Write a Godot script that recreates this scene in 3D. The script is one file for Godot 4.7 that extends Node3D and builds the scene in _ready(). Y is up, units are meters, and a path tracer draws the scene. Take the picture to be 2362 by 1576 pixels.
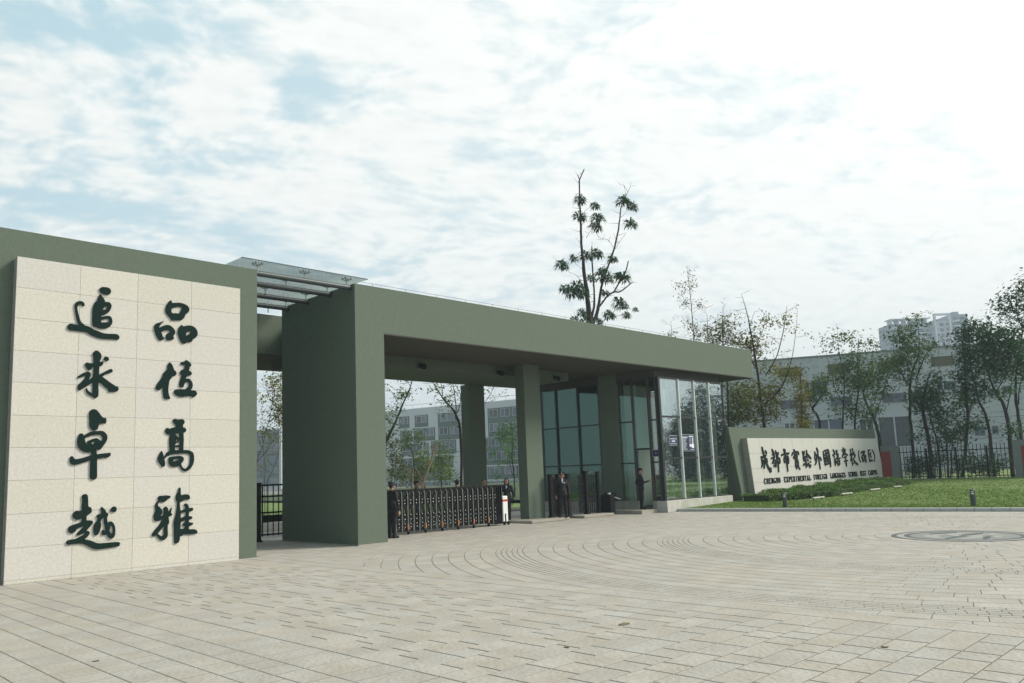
extends Node3D
# School gate on a paved forecourt. x runs along the facade (to the right), z towards the viewer, y up, metres.

const EYE := Vector3(0, 1.8, 0)
const FRONT := -18.344          # plane of the gate front
const RING := Vector2(20.9, -5.8)   # centre of the ring paving
const BORDER := 9.95

class MB:
	var v := PackedVector3Array()
	var n := PackedVector3Array()
	var c := PackedColorArray()
	var col := Color(1, 1, 1)
	func tri(a: Vector3, b: Vector3, d: Vector3) -> void:
		var nn := (b - a).cross(d - a).normalized()
		v.append(a); v.append(d); v.append(b)
		n.append(nn); n.append(nn); n.append(nn)
		c.append(col); c.append(col); c.append(col)
	func tri_n(a: Vector3, b: Vector3, d: Vector3, na: Vector3, nb: Vector3, nd: Vector3) -> void:
		v.append(a); v.append(d); v.append(b)
		n.append(na); n.append(nd); n.append(nb)
		c.append(col); c.append(col); c.append(col)
	func quad(a: Vector3, b: Vector3, d: Vector3, e: Vector3) -> void:
		tri(a, b, d); tri(a, d, e)
	func box(ce: Vector3, s: Vector3, b := Basis.IDENTITY) -> void:
		var h := s * 0.5
		var p := []
		for k in 8:
			p.append(ce + b * Vector3(h.x * (1 if k & 1 else -1), h.y * (1 if k & 2 else -1), h.z * (1 if k & 4 else -1)))
		quad(p[4], p[5], p[7], p[6]); quad(p[1], p[0], p[2], p[3]); quad(p[5], p[1], p[3], p[7])
		quad(p[0], p[4], p[6], p[2]); quad(p[6], p[7], p[3], p[2]); quad(p[0], p[1], p[5], p[4])
	func span(a: Vector3, b: Vector3) -> void:
		box((a + b) * 0.5, (b - a).abs())
	func cbox(ce: Vector3, s: Vector3, r: float, b := Basis.IDENTITY) -> void:
		# a box with chamfered edges
		var h := s * 0.5
		var f := func(ax: int, sg: float, u: float, w: float) -> Vector3:
			var q := Vector3.ZERO
			q[ax] = h[ax] * sg
			q[(ax + 1) % 3] = (h[(ax + 1) % 3] - r) * u
			q[(ax + 2) % 3] = (h[(ax + 2) % 3] - r) * w
			return ce + b * q
		for ax in 3:
			for sg in [1.0, -1.0]:
				var q := [f.call(ax, sg, -1, -1), f.call(ax, sg, 1, -1), f.call(ax, sg, 1, 1), f.call(ax, sg, -1, 1)]
				if sg > 0: quad(q[0], q[1], q[2], q[3])
				else: quad(q[3], q[2], q[1], q[0])
			var a1: int = (ax + 1) % 3
			var a2: int = (ax + 2) % 3
			for s1 in [1.0, -1.0]:
				for s2 in [1.0, -1.0]:
					# edge along ax between faces a1 (s1) and a2 (s2)
					var g := func(face: int, t: float) -> Vector3:
						var q := Vector3.ZERO
						q[ax] = (h[ax] - r) * t
						q[a1] = (h[a1] if face == a1 else h[a1] - r) * s1
						q[a2] = (h[a2] if face == a2 else h[a2] - r) * s2
						return ce + b * q
					if s1 * s2 > 0: quad(g.call(a1, -1.0), g.call(a1, 1.0), g.call(a2, 1.0), g.call(a2, -1.0))
					else: quad(g.call(a2, -1.0), g.call(a2, 1.0), g.call(a1, 1.0), g.call(a1, -1.0))
		for k in 8:
			var s3 := Vector3(1 if k & 1 else -1, 1 if k & 2 else -1, 1 if k & 4 else -1)
			var p0 := ce + b * (Vector3(h.x, h.y - r, h.z - r) * s3)
			var p1 := ce + b * (Vector3(h.x - r, h.y, h.z - r) * s3)
			var p2 := ce + b * (Vector3(h.x - r, h.y - r, h.z) * s3)
			if s3.x * s3.y * s3.z > 0: tri(p0, p1, p2)
			else: tri(p0, p2, p1)
	func prism(poly: PackedVector2Array, o: Vector3, u: Vector3, w: Vector3, t: float, bev: float) -> void:
		# convex outline, counter-clockwise in (u, w), raised by t along u x w, its upper edge chamfered
		var nn := u.cross(w).normalized()
		var m := poly.size()
		var mid := Vector2.ZERO
		for q in poly: mid += q / m
		var top := PackedVector3Array()
		var rim := PackedVector3Array()
		var low := PackedVector3Array()
		for k in m:
			var p := poly[k]
			var d1 := (poly[(k + 1) % m] - p).normalized()
			var d0 := (p - poly[(k + m - 1) % m]).normalized()
			var inw := (Vector2(-d1.y, d1.x) + Vector2(-d0.y, d0.x))
			inw = inw.normalized() * minf(bev * 1.5, (mid - p).length() * 0.6)
			var q := p + inw
			top.append(o + u * q.x + w * q.y + nn * t)
			rim.append(o + u * p.x + w * p.y + nn * (t - bev))
			low.append(o + u * p.x + w * p.y)
		for k in range(1, m - 1):
			tri(top[0], top[k], top[k + 1])
		for k in m:
			var j := (k + 1) % m
			quad(rim[k], rim[j], top[j], top[k])
			quad(low[k], low[j], rim[j], rim[k])
	func tube(pts: Array, rad: Array, sides := 6) -> void:
		var m := pts.size()
		var rings := []
		var nors := []
		var up := Vector3(0.13, 0.2, 0.97).normalized()
		for k in m:
			var d: Vector3 = (pts[mini(k + 1, m - 1)] - pts[maxi(k - 1, 0)]).normalized()
			var x := up.cross(d)
			if x.length() < 0.05: x = Vector3(1, 0, 0).cross(d)
			x = x.normalized()
			var y := d.cross(x)
			var r := PackedVector3Array()
			var q := PackedVector3Array()
			for s in sides:
				var a := TAU * s / sides
				var e := x * cos(a) + y * sin(a)
				r.append(pts[k] + e * rad[k]); q.append(e)
			rings.append(r); nors.append(q)
		for k in m - 1:
			for s in sides:
				var j := (s + 1) % sides
				tri_n(rings[k][s], rings[k][j], rings[k + 1][j], nors[k][s], nors[k][j], nors[k + 1][j])
				tri_n(rings[k][s], rings[k + 1][j], rings[k + 1][s], nors[k][s], nors[k + 1][j], nors[k + 1][s])
		for s in range(1, sides - 1):
			tri(rings[0][0], rings[0][s + 1], rings[0][s])
			tri(rings[m - 1][0], rings[m - 1][s], rings[m - 1][s + 1])
	func bar(a: Vector3, b: Vector3, r: float, sides := 6) -> void:
		tube([a, b], [r, r], sides)
	func lathe(prof: Array, ce: Vector3, sides := 20, b := Basis.IDENTITY) -> void:
		# profile of (radius, height) from the bottom up
		for k in prof.size() - 1:
			var p: Vector2 = prof[k]
			var q: Vector2 = prof[k + 1]
			var sl := Vector2(q.y - p.y, p.x - q.x).normalized()
			for s in sides:
				var a0 := TAU * s / sides
				var a1 := TAU * (s + 1) / sides
				var e0 := Vector3(cos(a0), 0, -sin(a0))
				var e1 := Vector3(cos(a1), 0, -sin(a1))
				var n0 := b * (e0 * sl.x + Vector3.UP * sl.y)
				var n1 := b * (e1 * sl.x + Vector3.UP * sl.y)
				var A := ce + b * (e0 * p.x + Vector3.UP * p.y)
				var B := ce + b * (e1 * p.x + Vector3.UP * p.y)
				var C := ce + b * (e1 * q.x + Vector3.UP * q.y)
				var D := ce + b * (e0 * q.x + Vector3.UP * q.y)
				if p.x > 0.0005: tri_n(A, B, C, n0, n1, n1)
				if q.x > 0.0005: tri_n(A, C, D, n0, n1, n0)
	func add(o: MB, t: Transform3D) -> void:
		for k in o.v.size():
			v.append(t * o.v[k]); n.append((t.basis * o.n[k]).normalized()); c.append(o.c[k])
	func mesh() -> ArrayMesh:
		var a := []
		a.resize(Mesh.ARRAY_MAX)
		a[Mesh.ARRAY_VERTEX] = v; a[Mesh.ARRAY_NORMAL] = n; a[Mesh.ARRAY_COLOR] = c
		var m := ArrayMesh.new()
		m.add_surface_from_arrays(Mesh.PRIMITIVE_TRIANGLES, a)
		return m

var M := {}
var rng := RandomNumberGenerator.new()

# ---------------------------------------------------------------- naming and materials
func put(parent: Node, called: String, mb: MB, material: Material) -> MeshInstance3D:
	var o := MeshInstance3D.new()
	o.name = called
	o.mesh = mb.mesh()
	o.material_override = material
	parent.add_child(o, true)
	return o

func tag(o: Node, label: String, category: String, group := "") -> Node:
	o.set_meta("label", label)
	o.set_meta("category", category)
	if group: o.set_meta("group", group)
	return o

func thing(called: String, label: String, category: String, at := Vector3.ZERO, group := "", yaw := 0.0) -> Node3D:
	var o := Node3D.new()
	o.name = called
	add_child(o, true)
	o.position = at
	o.rotation.y = yaw
	tag(o, label, category, group)
	return o

func structure(called: String, mb: MB, material: Material) -> MeshInstance3D:
	var o := put(self, called, mb, material)
	o.set_meta("kind", "structure")
	return o

func copy_of(src: Node3D, at: Vector3, label: String) -> Node3D:
	var o: Node3D = src.duplicate()
	o.name = src.name
	add_child(o, true)
	o.position = at
	if label: o.set_meta("label", label)
	return o

func lin(r: float, g: float, b: float, a := 1.0) -> Color:
	var q := Color(r, g, b).linear_to_srgb()
	q.a = a
	return q

func noise_tex(freq: float, lo: Color, hi: Color, oct := 4, sd := 1, normal := false, bump := 4.0) -> NoiseTexture2D:
	var f := FastNoiseLite.new()
	f.seed = sd
	f.frequency = freq
	f.fractal_octaves = oct
	var t := NoiseTexture2D.new()
	t.width = 512; t.height = 512
	t.seamless = true
	t.noise = f
	if normal:
		t.as_normal_map = true
		t.bump_strength = bump
	else:
		var g := Gradient.new()
		g.set_color(0, lo); g.set_color(1, hi)
		g.set_offset(0, 0.2); g.set_offset(1, 0.8)
		t.color_ramp = g
	return t

func mat(called: String, c: Color, rough := 0.8, metal := 0.0, tex: Texture2D = null, scale := 1.0, nrm: Texture2D = null, nstr := 0.5) -> StandardMaterial3D:
	var m := StandardMaterial3D.new()
	m.resource_name = called
	m.albedo_color = c
	m.roughness = rough
	m.metallic = metal
	if tex or nrm:
		m.uv1_triplanar = true
		m.uv1_world_triplanar = true
		m.uv1_scale = Vector3.ONE * scale
	if tex: m.albedo_texture = tex
	if nrm:
		m.normal_enabled = true
		m.normal_texture = nrm
		m.normal_scale = nstr
	M[called] = m
	return m

func vmat(called: String, rough := 0.85, tex: Texture2D = null, scale := 1.0) -> StandardMaterial3D:
	var m := mat(called, Color.WHITE, rough, 0.0, tex, scale)
	m.vertex_color_use_as_albedo = true
	return m

func materials() -> void:
	var grain := noise_tex(0.03, Color(0.97, 0.97, 0.965), Color(1, 1, 1), 5, 3)
	var blotch := noise_tex(0.008, Color(0.92, 0.915, 0.9), Color(1, 1, 1), 5, 8)
	var speck := noise_tex(0.12, Color(0.86, 0.85, 0.83), Color(1, 1, 1), 3, 5)
	var fine := noise_tex(0.15, Color.BLACK, Color.WHITE, 3, 9, true, 3.0)
	mat("stucco", lin(0.117, 0.15, 0.113), 0.9, 0.0, grain, 0.35, fine, 0.35)
	mat("stucco_end", lin(0.185, 0.21, 0.155), 0.9, 0.0, grain, 0.35, fine, 0.35)
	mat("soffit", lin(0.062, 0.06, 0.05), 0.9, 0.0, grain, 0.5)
	for k in 4:
		var w: float = [1.0, 0.975, 1.02, 0.99][k]
		var y: float = [1.0, 0.97, 0.97, 1.02][k]
		mat("limestone%d" % k, lin(0.615 * w, 0.6 * w, 0.555 * w * y), 0.85, 0.0, noise_tex(0.06, Color(0.955, 0.945, 0.925), Color(1, 1, 1), 6, 20 + k), 0.45, fine, 0.08)
	mat("sign_stone", lin(0.63, 0.625, 0.585), 0.85, 0.0, M.limestone0.albedo_texture, 0.5, fine, 0.05)
	mat("limestone_edge", lin(0.36, 0.34, 0.31), 0.85, 0.0, blotch, 0.6)
	mat("letter", lin(0.009, 0.022, 0.019), 0.85).metallic_specular = 0.2
	mat("bronze_letter", lin(0.014, 0.022, 0.019), 0.8).metallic_specular = 0.2
	var worn := noise_tex(0.016, Color(0.94, 0.93, 0.91), Color(1, 1, 1), 7, 61)
	for k in 6:
		var p: Array = [[0.40, 0.378, 0.338], [0.388, 0.368, 0.332], [0.412, 0.388, 0.342], [0.405, 0.377, 0.33], [0.392, 0.376, 0.343], [0.418, 0.397, 0.352]][k]
		mat("paver%d" % k, lin(p[0], p[1], p[2]), 0.85, 0.0, worn, 0.16, fine, 0.25)
		M["paver%d" % k].uv1_offset = Vector3(0.1, 0.2, 0.3)
	vmat("paver_stuff", 0.85, worn, 0.16)
	M.paver_stuff.uv1_offset = Vector3(0.1, 0.2, 0.3)
	mat("joint", lin(0.19, 0.17, 0.135), 0.95, 0.0, blotch, 1.0)
	mat("concrete", lin(0.36, 0.34, 0.29), 0.9, 0.0, blotch, 0.5)
	mat("plinth", lin(0.52, 0.51, 0.47), 0.8, 0.0, blotch, 0.4)
	mat("asphalt", lin(0.12, 0.12, 0.115), 0.95, 0.0, speck, 0.6)
	mat("kerb", lin(0.52, 0.525, 0.505), 0.85, 0.0, speck, 1.2)
	mat("steel", lin(0.42, 0.44, 0.43), 0.35, 0.8)
	mat("silver", lin(0.32, 0.35, 0.33), 0.4, 0.2)
	mat("grey_steel", lin(0.07, 0.085, 0.085), 0.45, 0.4)
	mat("white_metal", lin(0.72, 0.73, 0.71), 0.4, 0.0)
	mat("black_steel", lin(0.009, 0.010, 0.010), 0.7).metallic_specular = 0.3
	mat("black_frame", lin(0.016, 0.022, 0.022), 0.45)
	mat("rubber", lin(0.012, 0.012, 0.012), 0.8)
	mat("orange", lin(0.75, 0.22, 0.03), 0.5)
	mat("red_paint", lin(0.26, 0.035, 0.03), 0.7)
	mat("sign_red", lin(0.45, 0.04, 0.03), 0.5)
	mat("white_paint", lin(0.8, 0.8, 0.78), 0.5)
	mat("grey_render", lin(0.2, 0.215, 0.21), 0.9, 0.0, grain, 0.5)
	var clear := Image.create(4, 4, false, Image.FORMAT_RGBA8)
	clear.fill(Color.WHITE)
	var g := mat("canopy_glass", lin(0.26, 0.56, 0.55, 0.30), 0.04)
	g.transparency = BaseMaterial3D.TRANSPARENCY_ALPHA
	g = mat("added_side_glass", lin(0.10, 0.16, 0.145, 0.42), 0.03)
	g.transparency = BaseMaterial3D.TRANSPARENCY_ALPHA
	# mirror-coated glass: half of the light is reflected, half passes
	g = mat("booth_glass", lin(0.74, 0.84, 0.84, 0.5), 0.02, 1.0, ImageTexture.create_from_image(clear))
	g.uv1_triplanar = false
	g.transparency = BaseMaterial3D.TRANSPARENCY_ALPHA
	g = mat("lobby_glass", lin(0.26, 0.42, 0.36, 0.22), 0.03, 1.0, ImageTexture.create_from_image(clear))
	g.uv1_triplanar = false
	g.transparency = BaseMaterial3D.TRANSPARENCY_ALPHA
	mat("curtain", lin(0.5, 0.64, 0.56), 0.9)
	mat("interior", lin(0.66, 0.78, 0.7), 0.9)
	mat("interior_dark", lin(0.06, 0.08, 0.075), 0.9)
	mat("bark", lin(0.06, 0.045, 0.032), 0.95, 0.0, noise_tex(0.05, Color(0.55, 0.52, 0.48), Color(1, 1, 1), 4, 31), 1.5)
	mat("bark_dark", lin(0.045, 0.038, 0.03), 0.95, 0.0, noise_tex(0.05, Color(0.55, 0.52, 0.48), Color(1, 1, 1), 4, 31), 1.5)
	mat("stake", lin(0.13, 0.09, 0.055), 0.9)
	var f := vmat("leaf", 0.85)
	f.metallic_specular = 0.25
	f.backlight_enabled = true
	f.backlight = Color(0.55, 0.62, 0.35)
	f.cull_mode = BaseMaterial3D.CULL_DISABLED
	mat("lawn", lin(0.13, 0.195, 0.042), 0.95, 0.0, noise_tex(0.03, Color(0.92, 0.94, 0.88), Color(1, 1, 1), 5, 44), 0.35)
	mat("rough_grass", lin(0.05, 0.085, 0.025), 0.95, 0.0, noise_tex(0.03, Color(0.6, 0.7, 0.5), Color(1, 1, 1), 5, 45), 0.2)
	mat("soil", lin(0.035, 0.05, 0.02), 0.95, 0.0, blotch, 0.6)
	mat("far_ground", lin(0.2, 0.2, 0.17), 0.95, 0.0, blotch, 0.05)
	mat("white_facade", lin(0.5, 0.52, 0.53), 0.85, 0.0, grain, 0.1)
	mat("pale_facade", lin(0.62, 0.64, 0.64), 0.85, 0.0, grain, 0.1)
	mat("green_panel", lin(0.05, 0.11, 0.075), 0.7)
	mat("olive_panel", lin(0.085, 0.085, 0.035), 0.7)
	mat("dark_pane", lin(0.04, 0.05, 0.06), 0.25)
	mat("mid_pane", lin(0.085, 0.10, 0.15), 0.3)
	mat("curtained_pane", lin(0.17, 0.18, 0.22), 0.4)
	mat("frame_white", lin(0.5, 0.52, 0.54), 0.6)
	mat("frame_grey", lin(0.13, 0.16, 0.18), 0.6)
	mat("tower_blue", lin(0.22, 0.28, 0.34), 0.7)
	mat("tower_white", lin(0.6, 0.63, 0.66), 0.7)
	mat("tower_pale", lin(0.42, 0.46, 0.5), 0.7)
	vmat("person", 0.8)
	mat("cap_cloth", lin(0.008, 0.009, 0.012), 0.8)
	mat("hair", lin(0.008, 0.007, 0.007), 0.55)
	mat("badge", lin(0.75, 0.75, 0.72), 0.4)
	mat("medal_dark", lin(0.075, 0.095, 0.095), 0.7, 0.0, speck, 1.0)
	mat("medal_mid", lin(0.25, 0.265, 0.25), 0.75, 0.0, speck, 1.0)
	mat("medal_pale", lin(0.37, 0.365, 0.335), 0.8, 0.0, speck, 1.0)
	mat("leaf_litter", lin(0.17, 0.145, 0.07), 0.9)

# ---------------------------------------------------------------- sky
const SKY_BLOBS := "35.38,30.19,5.57,2.32,1;25.44,26.8,4.22,1.3,1;23.73,24.49,3.21,1.72,1;16.82,26.85,2.38,0.86,0.8;13.67,23.29,2.23,2.7,0.8;17.96,23.74,2.41,2.29,0.8;33.99,23.02,2.54,1.69,1;38.81,24.54,3.58,1.68,1;40.36,22.25,2.27,1.73,0.9;29.65,21.26,1.83,0.85,0.4;20.19,20.05,1.63,0.68,0.6;26.67,20.36,2.38,0.84,0.5;14.79,19.63,4.07,1.55,0.7;31.48,19.62,6.89,1.01,0.5;41.56,28.97,3.3,3.41,0.8;24.53,29.79,5.77,1.74,-1;14.21,28.06,3.86,1.29,-1;31.21,27.57,2.84,1.85,-0.9;21.09,22.85,1.11,1.59,-0.8;29.05,22.21,2.75,0.98,-0.8;16.71,22.13,1.03,1.03,-0.8;44.24,29.73,1.99,1.32,-0.7;28.14,23.54,1.82,0.83,-0.7;18.65,17.98,7.16,0.68,-0.7;31.52,25.97,1.88,1.62,-0.8;26.64,25.46,0.9,0.54,-0.6;15.51,20.26,1.51,0.52,-0.4;24.06,21.54,1.73,0.69,-0.5"
func sky_image() -> Image:
	var W := 4096
	var H := 2048
	var px := PackedFloat32Array()
	px.resize(W * H * 3)
	var big := FastNoiseLite.new(); big.seed = 5; big.frequency = 1.0; big.fractal_octaves = 6; big.fractal_gain = 0.55
	var small := FastNoiseLite.new(); small.seed = 12; small.frequency = 1.0; small.fractal_octaves = 4; small.fractal_gain = 0.6
	var wob := FastNoiseLite.new(); wob.seed = 77; wob.frequency = 1.0; wob.fractal_octaves = 3
	var blobs := []
	for s in SKY_BLOBS.split(";"):
		var q := s.split_floats(",")
		blobs.append(q)
	var low := Vector3(0.62, 0.62, 0.58)
	for r in range(H / 2, H):
		for k in W:
			var i := (r * W + k) * 3
			px[i] = low.x; px[i + 1] = low.y; px[i + 2] = low.z
	var sun_az := 115.0
	var r := 0
	while r < H / 2:
		var k := 0
		var el := 90.0 - (r + 0.5) * 180.0 / H
		var step := 1 if el < 38.0 and el > -1.0 else 4
		while k < W:
			var az := (k + 0.5) * 360.0 / W
			var in_view := az > 4.0 and az < 92.0 and step == 1
			var kk := 1 if in_view else 4
			if not in_view and r % 4 != 0:
				for c in 4:
					var i := (r * W + k + c) * 3
					var j := ((r - r % 4) * W + k + c) * 3
					px[i] = px[j]; px[i + 1] = px[j + 1]; px[i + 2] = px[j + 2]
				k += 4
				continue
			var ar := deg_to_rad(az)
			var er := deg_to_rad(el)
			var d := Vector3(sin(ar) * cos(er), sin(er), -cos(ar) * cos(er))
			var p := Vector2(d.x, d.z) / (d.y + 0.16)
			# streaks run across the view, slightly rising to the right
			var q := Vector2(p.x * 0.9 + p.y * 0.45, -p.x * 0.45 + p.y * 0.9)
			var wv := wob.get_noise_2d(q.x * 1.3, q.y * 1.3) * 0.25
			var n1 := big.get_noise_2d((q.x + wv) * 2.3, (q.y - wv) * 3.2)
			var n2 := small.get_noise_2d((q.x + wv * 0.5) * 9.0, q.y * 13.0)
			var daz := absf(az - sun_az)
			if daz > 180.0: daz = 360.0 - daz
			var toward := clampf(1.0 - daz / 105.0, 0.0, 1.0)      # 0 far from the sun, 1 under it
			var bias := 0.0
			if in_view:
				for b in blobs:
					var dx: float = (az - b[0]) / b[2]
					var dy: float = (el - b[1]) / b[3]
					var e := dx * dx + dy * dy
					if e < 5.0: bias += b[4] * exp(-e * 0.9) * 0.42
			var cover := n1 * 0.64 + n2 * 0.40 + bias - 0.06 + toward * 0.9 - (0.3 if not in_view else 0.0) * clampf(absf(az - 46.0) / 44.0 - 1.0, 0.0, 1.0) * (1.0 - toward)  # cloud cover thinned out of view, for less light from there
			var cl := smoothstep(-0.36, 0.46, cover)
			var hz := exp(-maxf(el, 0.0) / 9.0)
			var blue := Vector3(0.455, 0.655, 0.735).lerp(Vector3(0.62, 0.76, 0.84), hz)
			blue = blue.lerp(Vector3(0.86, 0.90, 0.92), toward * 0.8)
			var white := Vector3(0.93, 0.955, 0.93) * (1.0 + 0.12 * toward)
			white = white * (0.97 + 0.06 * n2)
			var c3 := blue.lerp(white, cl * (1.0 - hz * 0.35))
			c3 = c3.lerp(Vector3(0.80, 0.86, 0.91), hz * 0.45 * (1.0 - toward))
			c3 = c3.lerp(Vector3(0.94, 0.95, 0.95), hz * 0.6 * toward)
			var glow := pow(toward, 3.0) * exp(-pow((el - 36.0) / 30.0, 2.0))
			c3 += Vector3(0.62, 0.58, 0.50) * glow
			# sky dimmed away from the sun, so faces turned there get less light
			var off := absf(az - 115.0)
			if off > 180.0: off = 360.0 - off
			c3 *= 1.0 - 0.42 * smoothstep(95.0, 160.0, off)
			for rr in step:
				for c in kk:
					var i := ((r + rr) * W + k + c) * 3
					px[i] = c3.x; px[i + 1] = c3.y; px[i + 2] = c3.z
			k += kk
		r += step
	return Image.create_from_data(W, H, false, Image.FORMAT_RGBF, px.to_byte_array())

# ---------------------------------------------------------------- lettering from brush strokes
func glyph(strokes: String, cell: float, depth: float) -> MB:
	# each stroke is a run of (x, y, radius); their union is cut out of a grid and given thickness
	var segs := []
	var lo := Vector2(1e9, 1e9)
	var hi := -lo
	for s in strokes.split("|"):
		var pts := []
		for q in s.split(";"):
			var f := q.split_floats(",")
			pts.append(Vector3(f[0], f[1], f[2]))
		var fine := []
		for k in pts.size() - 1:
			var p0: Vector3 = pts[maxi(k - 1, 0)]
			var p3: Vector3 = pts[mini(k + 2, pts.size() - 1)]
			for t in 3:
				fine.append(pts[k].cubic_interpolate(pts[k + 1], p0, p3, t / 3.0))
		fine.append(pts[-1])
		for p in fine:
			lo = lo.min(Vector2(p.x - absf(p.z), p.y - absf(p.z)))
			hi = hi.max(Vector2(p.x + absf(p.z), p.y + absf(p.z)))
		if fine.size() == 1: segs.append([fine[0], fine[0]])
		for k in fine.size() - 1: segs.append([fine[k], fine[k + 1]])
	lo -= Vector2.ONE * cell * 2.0
	hi += Vector2.ONE * cell * 2.0
	var nx := int((hi.x - lo.x) / cell) + 2
	var ny := int((hi.y - lo.y) / cell) + 2
	var f := PackedFloat32Array()
	f.resize(nx * ny)
	f.fill(cell * 2.0)
	for sg in segs:
		var a: Vector3 = sg[0]
		var b: Vector3 = sg[1]
		var rm := maxf(a.z, b.z) + cell * 2.0
		var i0 := maxi(int((minf(a.x, b.x) - rm - lo.x) / cell), 0)
		var i1 := mini(int((maxf(a.x, b.x) + rm - lo.x) / cell) + 1, nx - 1)
		var j0 := maxi(int((minf(a.y, b.y) - rm - lo.y) / cell), 0)
		var j1 := mini(int((maxf(a.y, b.y) + rm - lo.y) / cell) + 1, ny - 1)
		var d := Vector2(b.x - a.x, b.y - a.y)
		var L := maxf(d.length_squared(), 1e-9)
		for j in range(j0, j1 + 1):
			for i in range(i0, i1 + 1):
				var p := Vector2(lo.x + i * cell - a.x, lo.y + j * cell - a.y)
				var t := clampf(p.dot(d) / L, 0.0, 1.0)
				var e := (p - d * t).length() - (a.z + t * (b.z - a.z))
				if e < f[j * nx + i]: f[j * nx + i] = e
	var mb := MB.new()
	for j in ny - 1:
		var run := -1
		for i in nx:
			var full := false
			if i < nx - 1:
				var c := [f[j * nx + i], f[j * nx + i + 1], f[(j + 1) * nx + i + 1], f[(j + 1) * nx + i]]
				full = c[0] < 0 and c[1] < 0 and c[2] < 0 and c[3] < 0
				if not full and (c[0] < 0 or c[1] < 0 or c[2] < 0 or c[3] < 0):
					var co := [Vector2(i, j), Vector2(i + 1, j), Vector2(i + 1, j + 1), Vector2(i, j + 1)]
					var poly := PackedVector2Array()
					var cut := []
					for k in 4:
						var m := (k + 1) % 4
						if c[k] < 0: poly.append(lo + co[k] * cell)
						if (c[k] < 0) != (c[m] < 0):
							var t: float = c[k] / (c[k] - c[m])
							var q: Vector2 = lo + (co[k] as Vector2).lerp(co[m], t) * cell
							poly.append(q)
							cut.append([poly.size() - 1, c[k] < 0])
					for k in range(1, poly.size() - 1):
						mb.tri(Vector3(poly[0].x, poly[0].y, depth), Vector3(poly[k].x, poly[k].y, depth), Vector3(poly[k + 1].x, poly[k + 1].y, depth))
					for e in cut:
						if e[1]:   # outline goes from here to the next cut
							var A: Vector2 = poly[e[0]]
							var B: Vector2 = poly[(e[0] + 1) % poly.size()]
							mb.quad(Vector3(A.x, A.y, 0), Vector3(B.x, B.y, 0), Vector3(B.x, B.y, depth), Vector3(A.x, A.y, depth))
			if full and run < 0: run = i
			if not full and run >= 0:
				mb.quad(Vector3(lo.x + run * cell, lo.y + j * cell, depth), Vector3(lo.x + i * cell, lo.y + j * cell, depth), Vector3(lo.x + i * cell, lo.y + (j + 1) * cell, depth), Vector3(lo.x + run * cell, lo.y + (j + 1) * cell, depth))
				run = -1
	return mb

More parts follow.
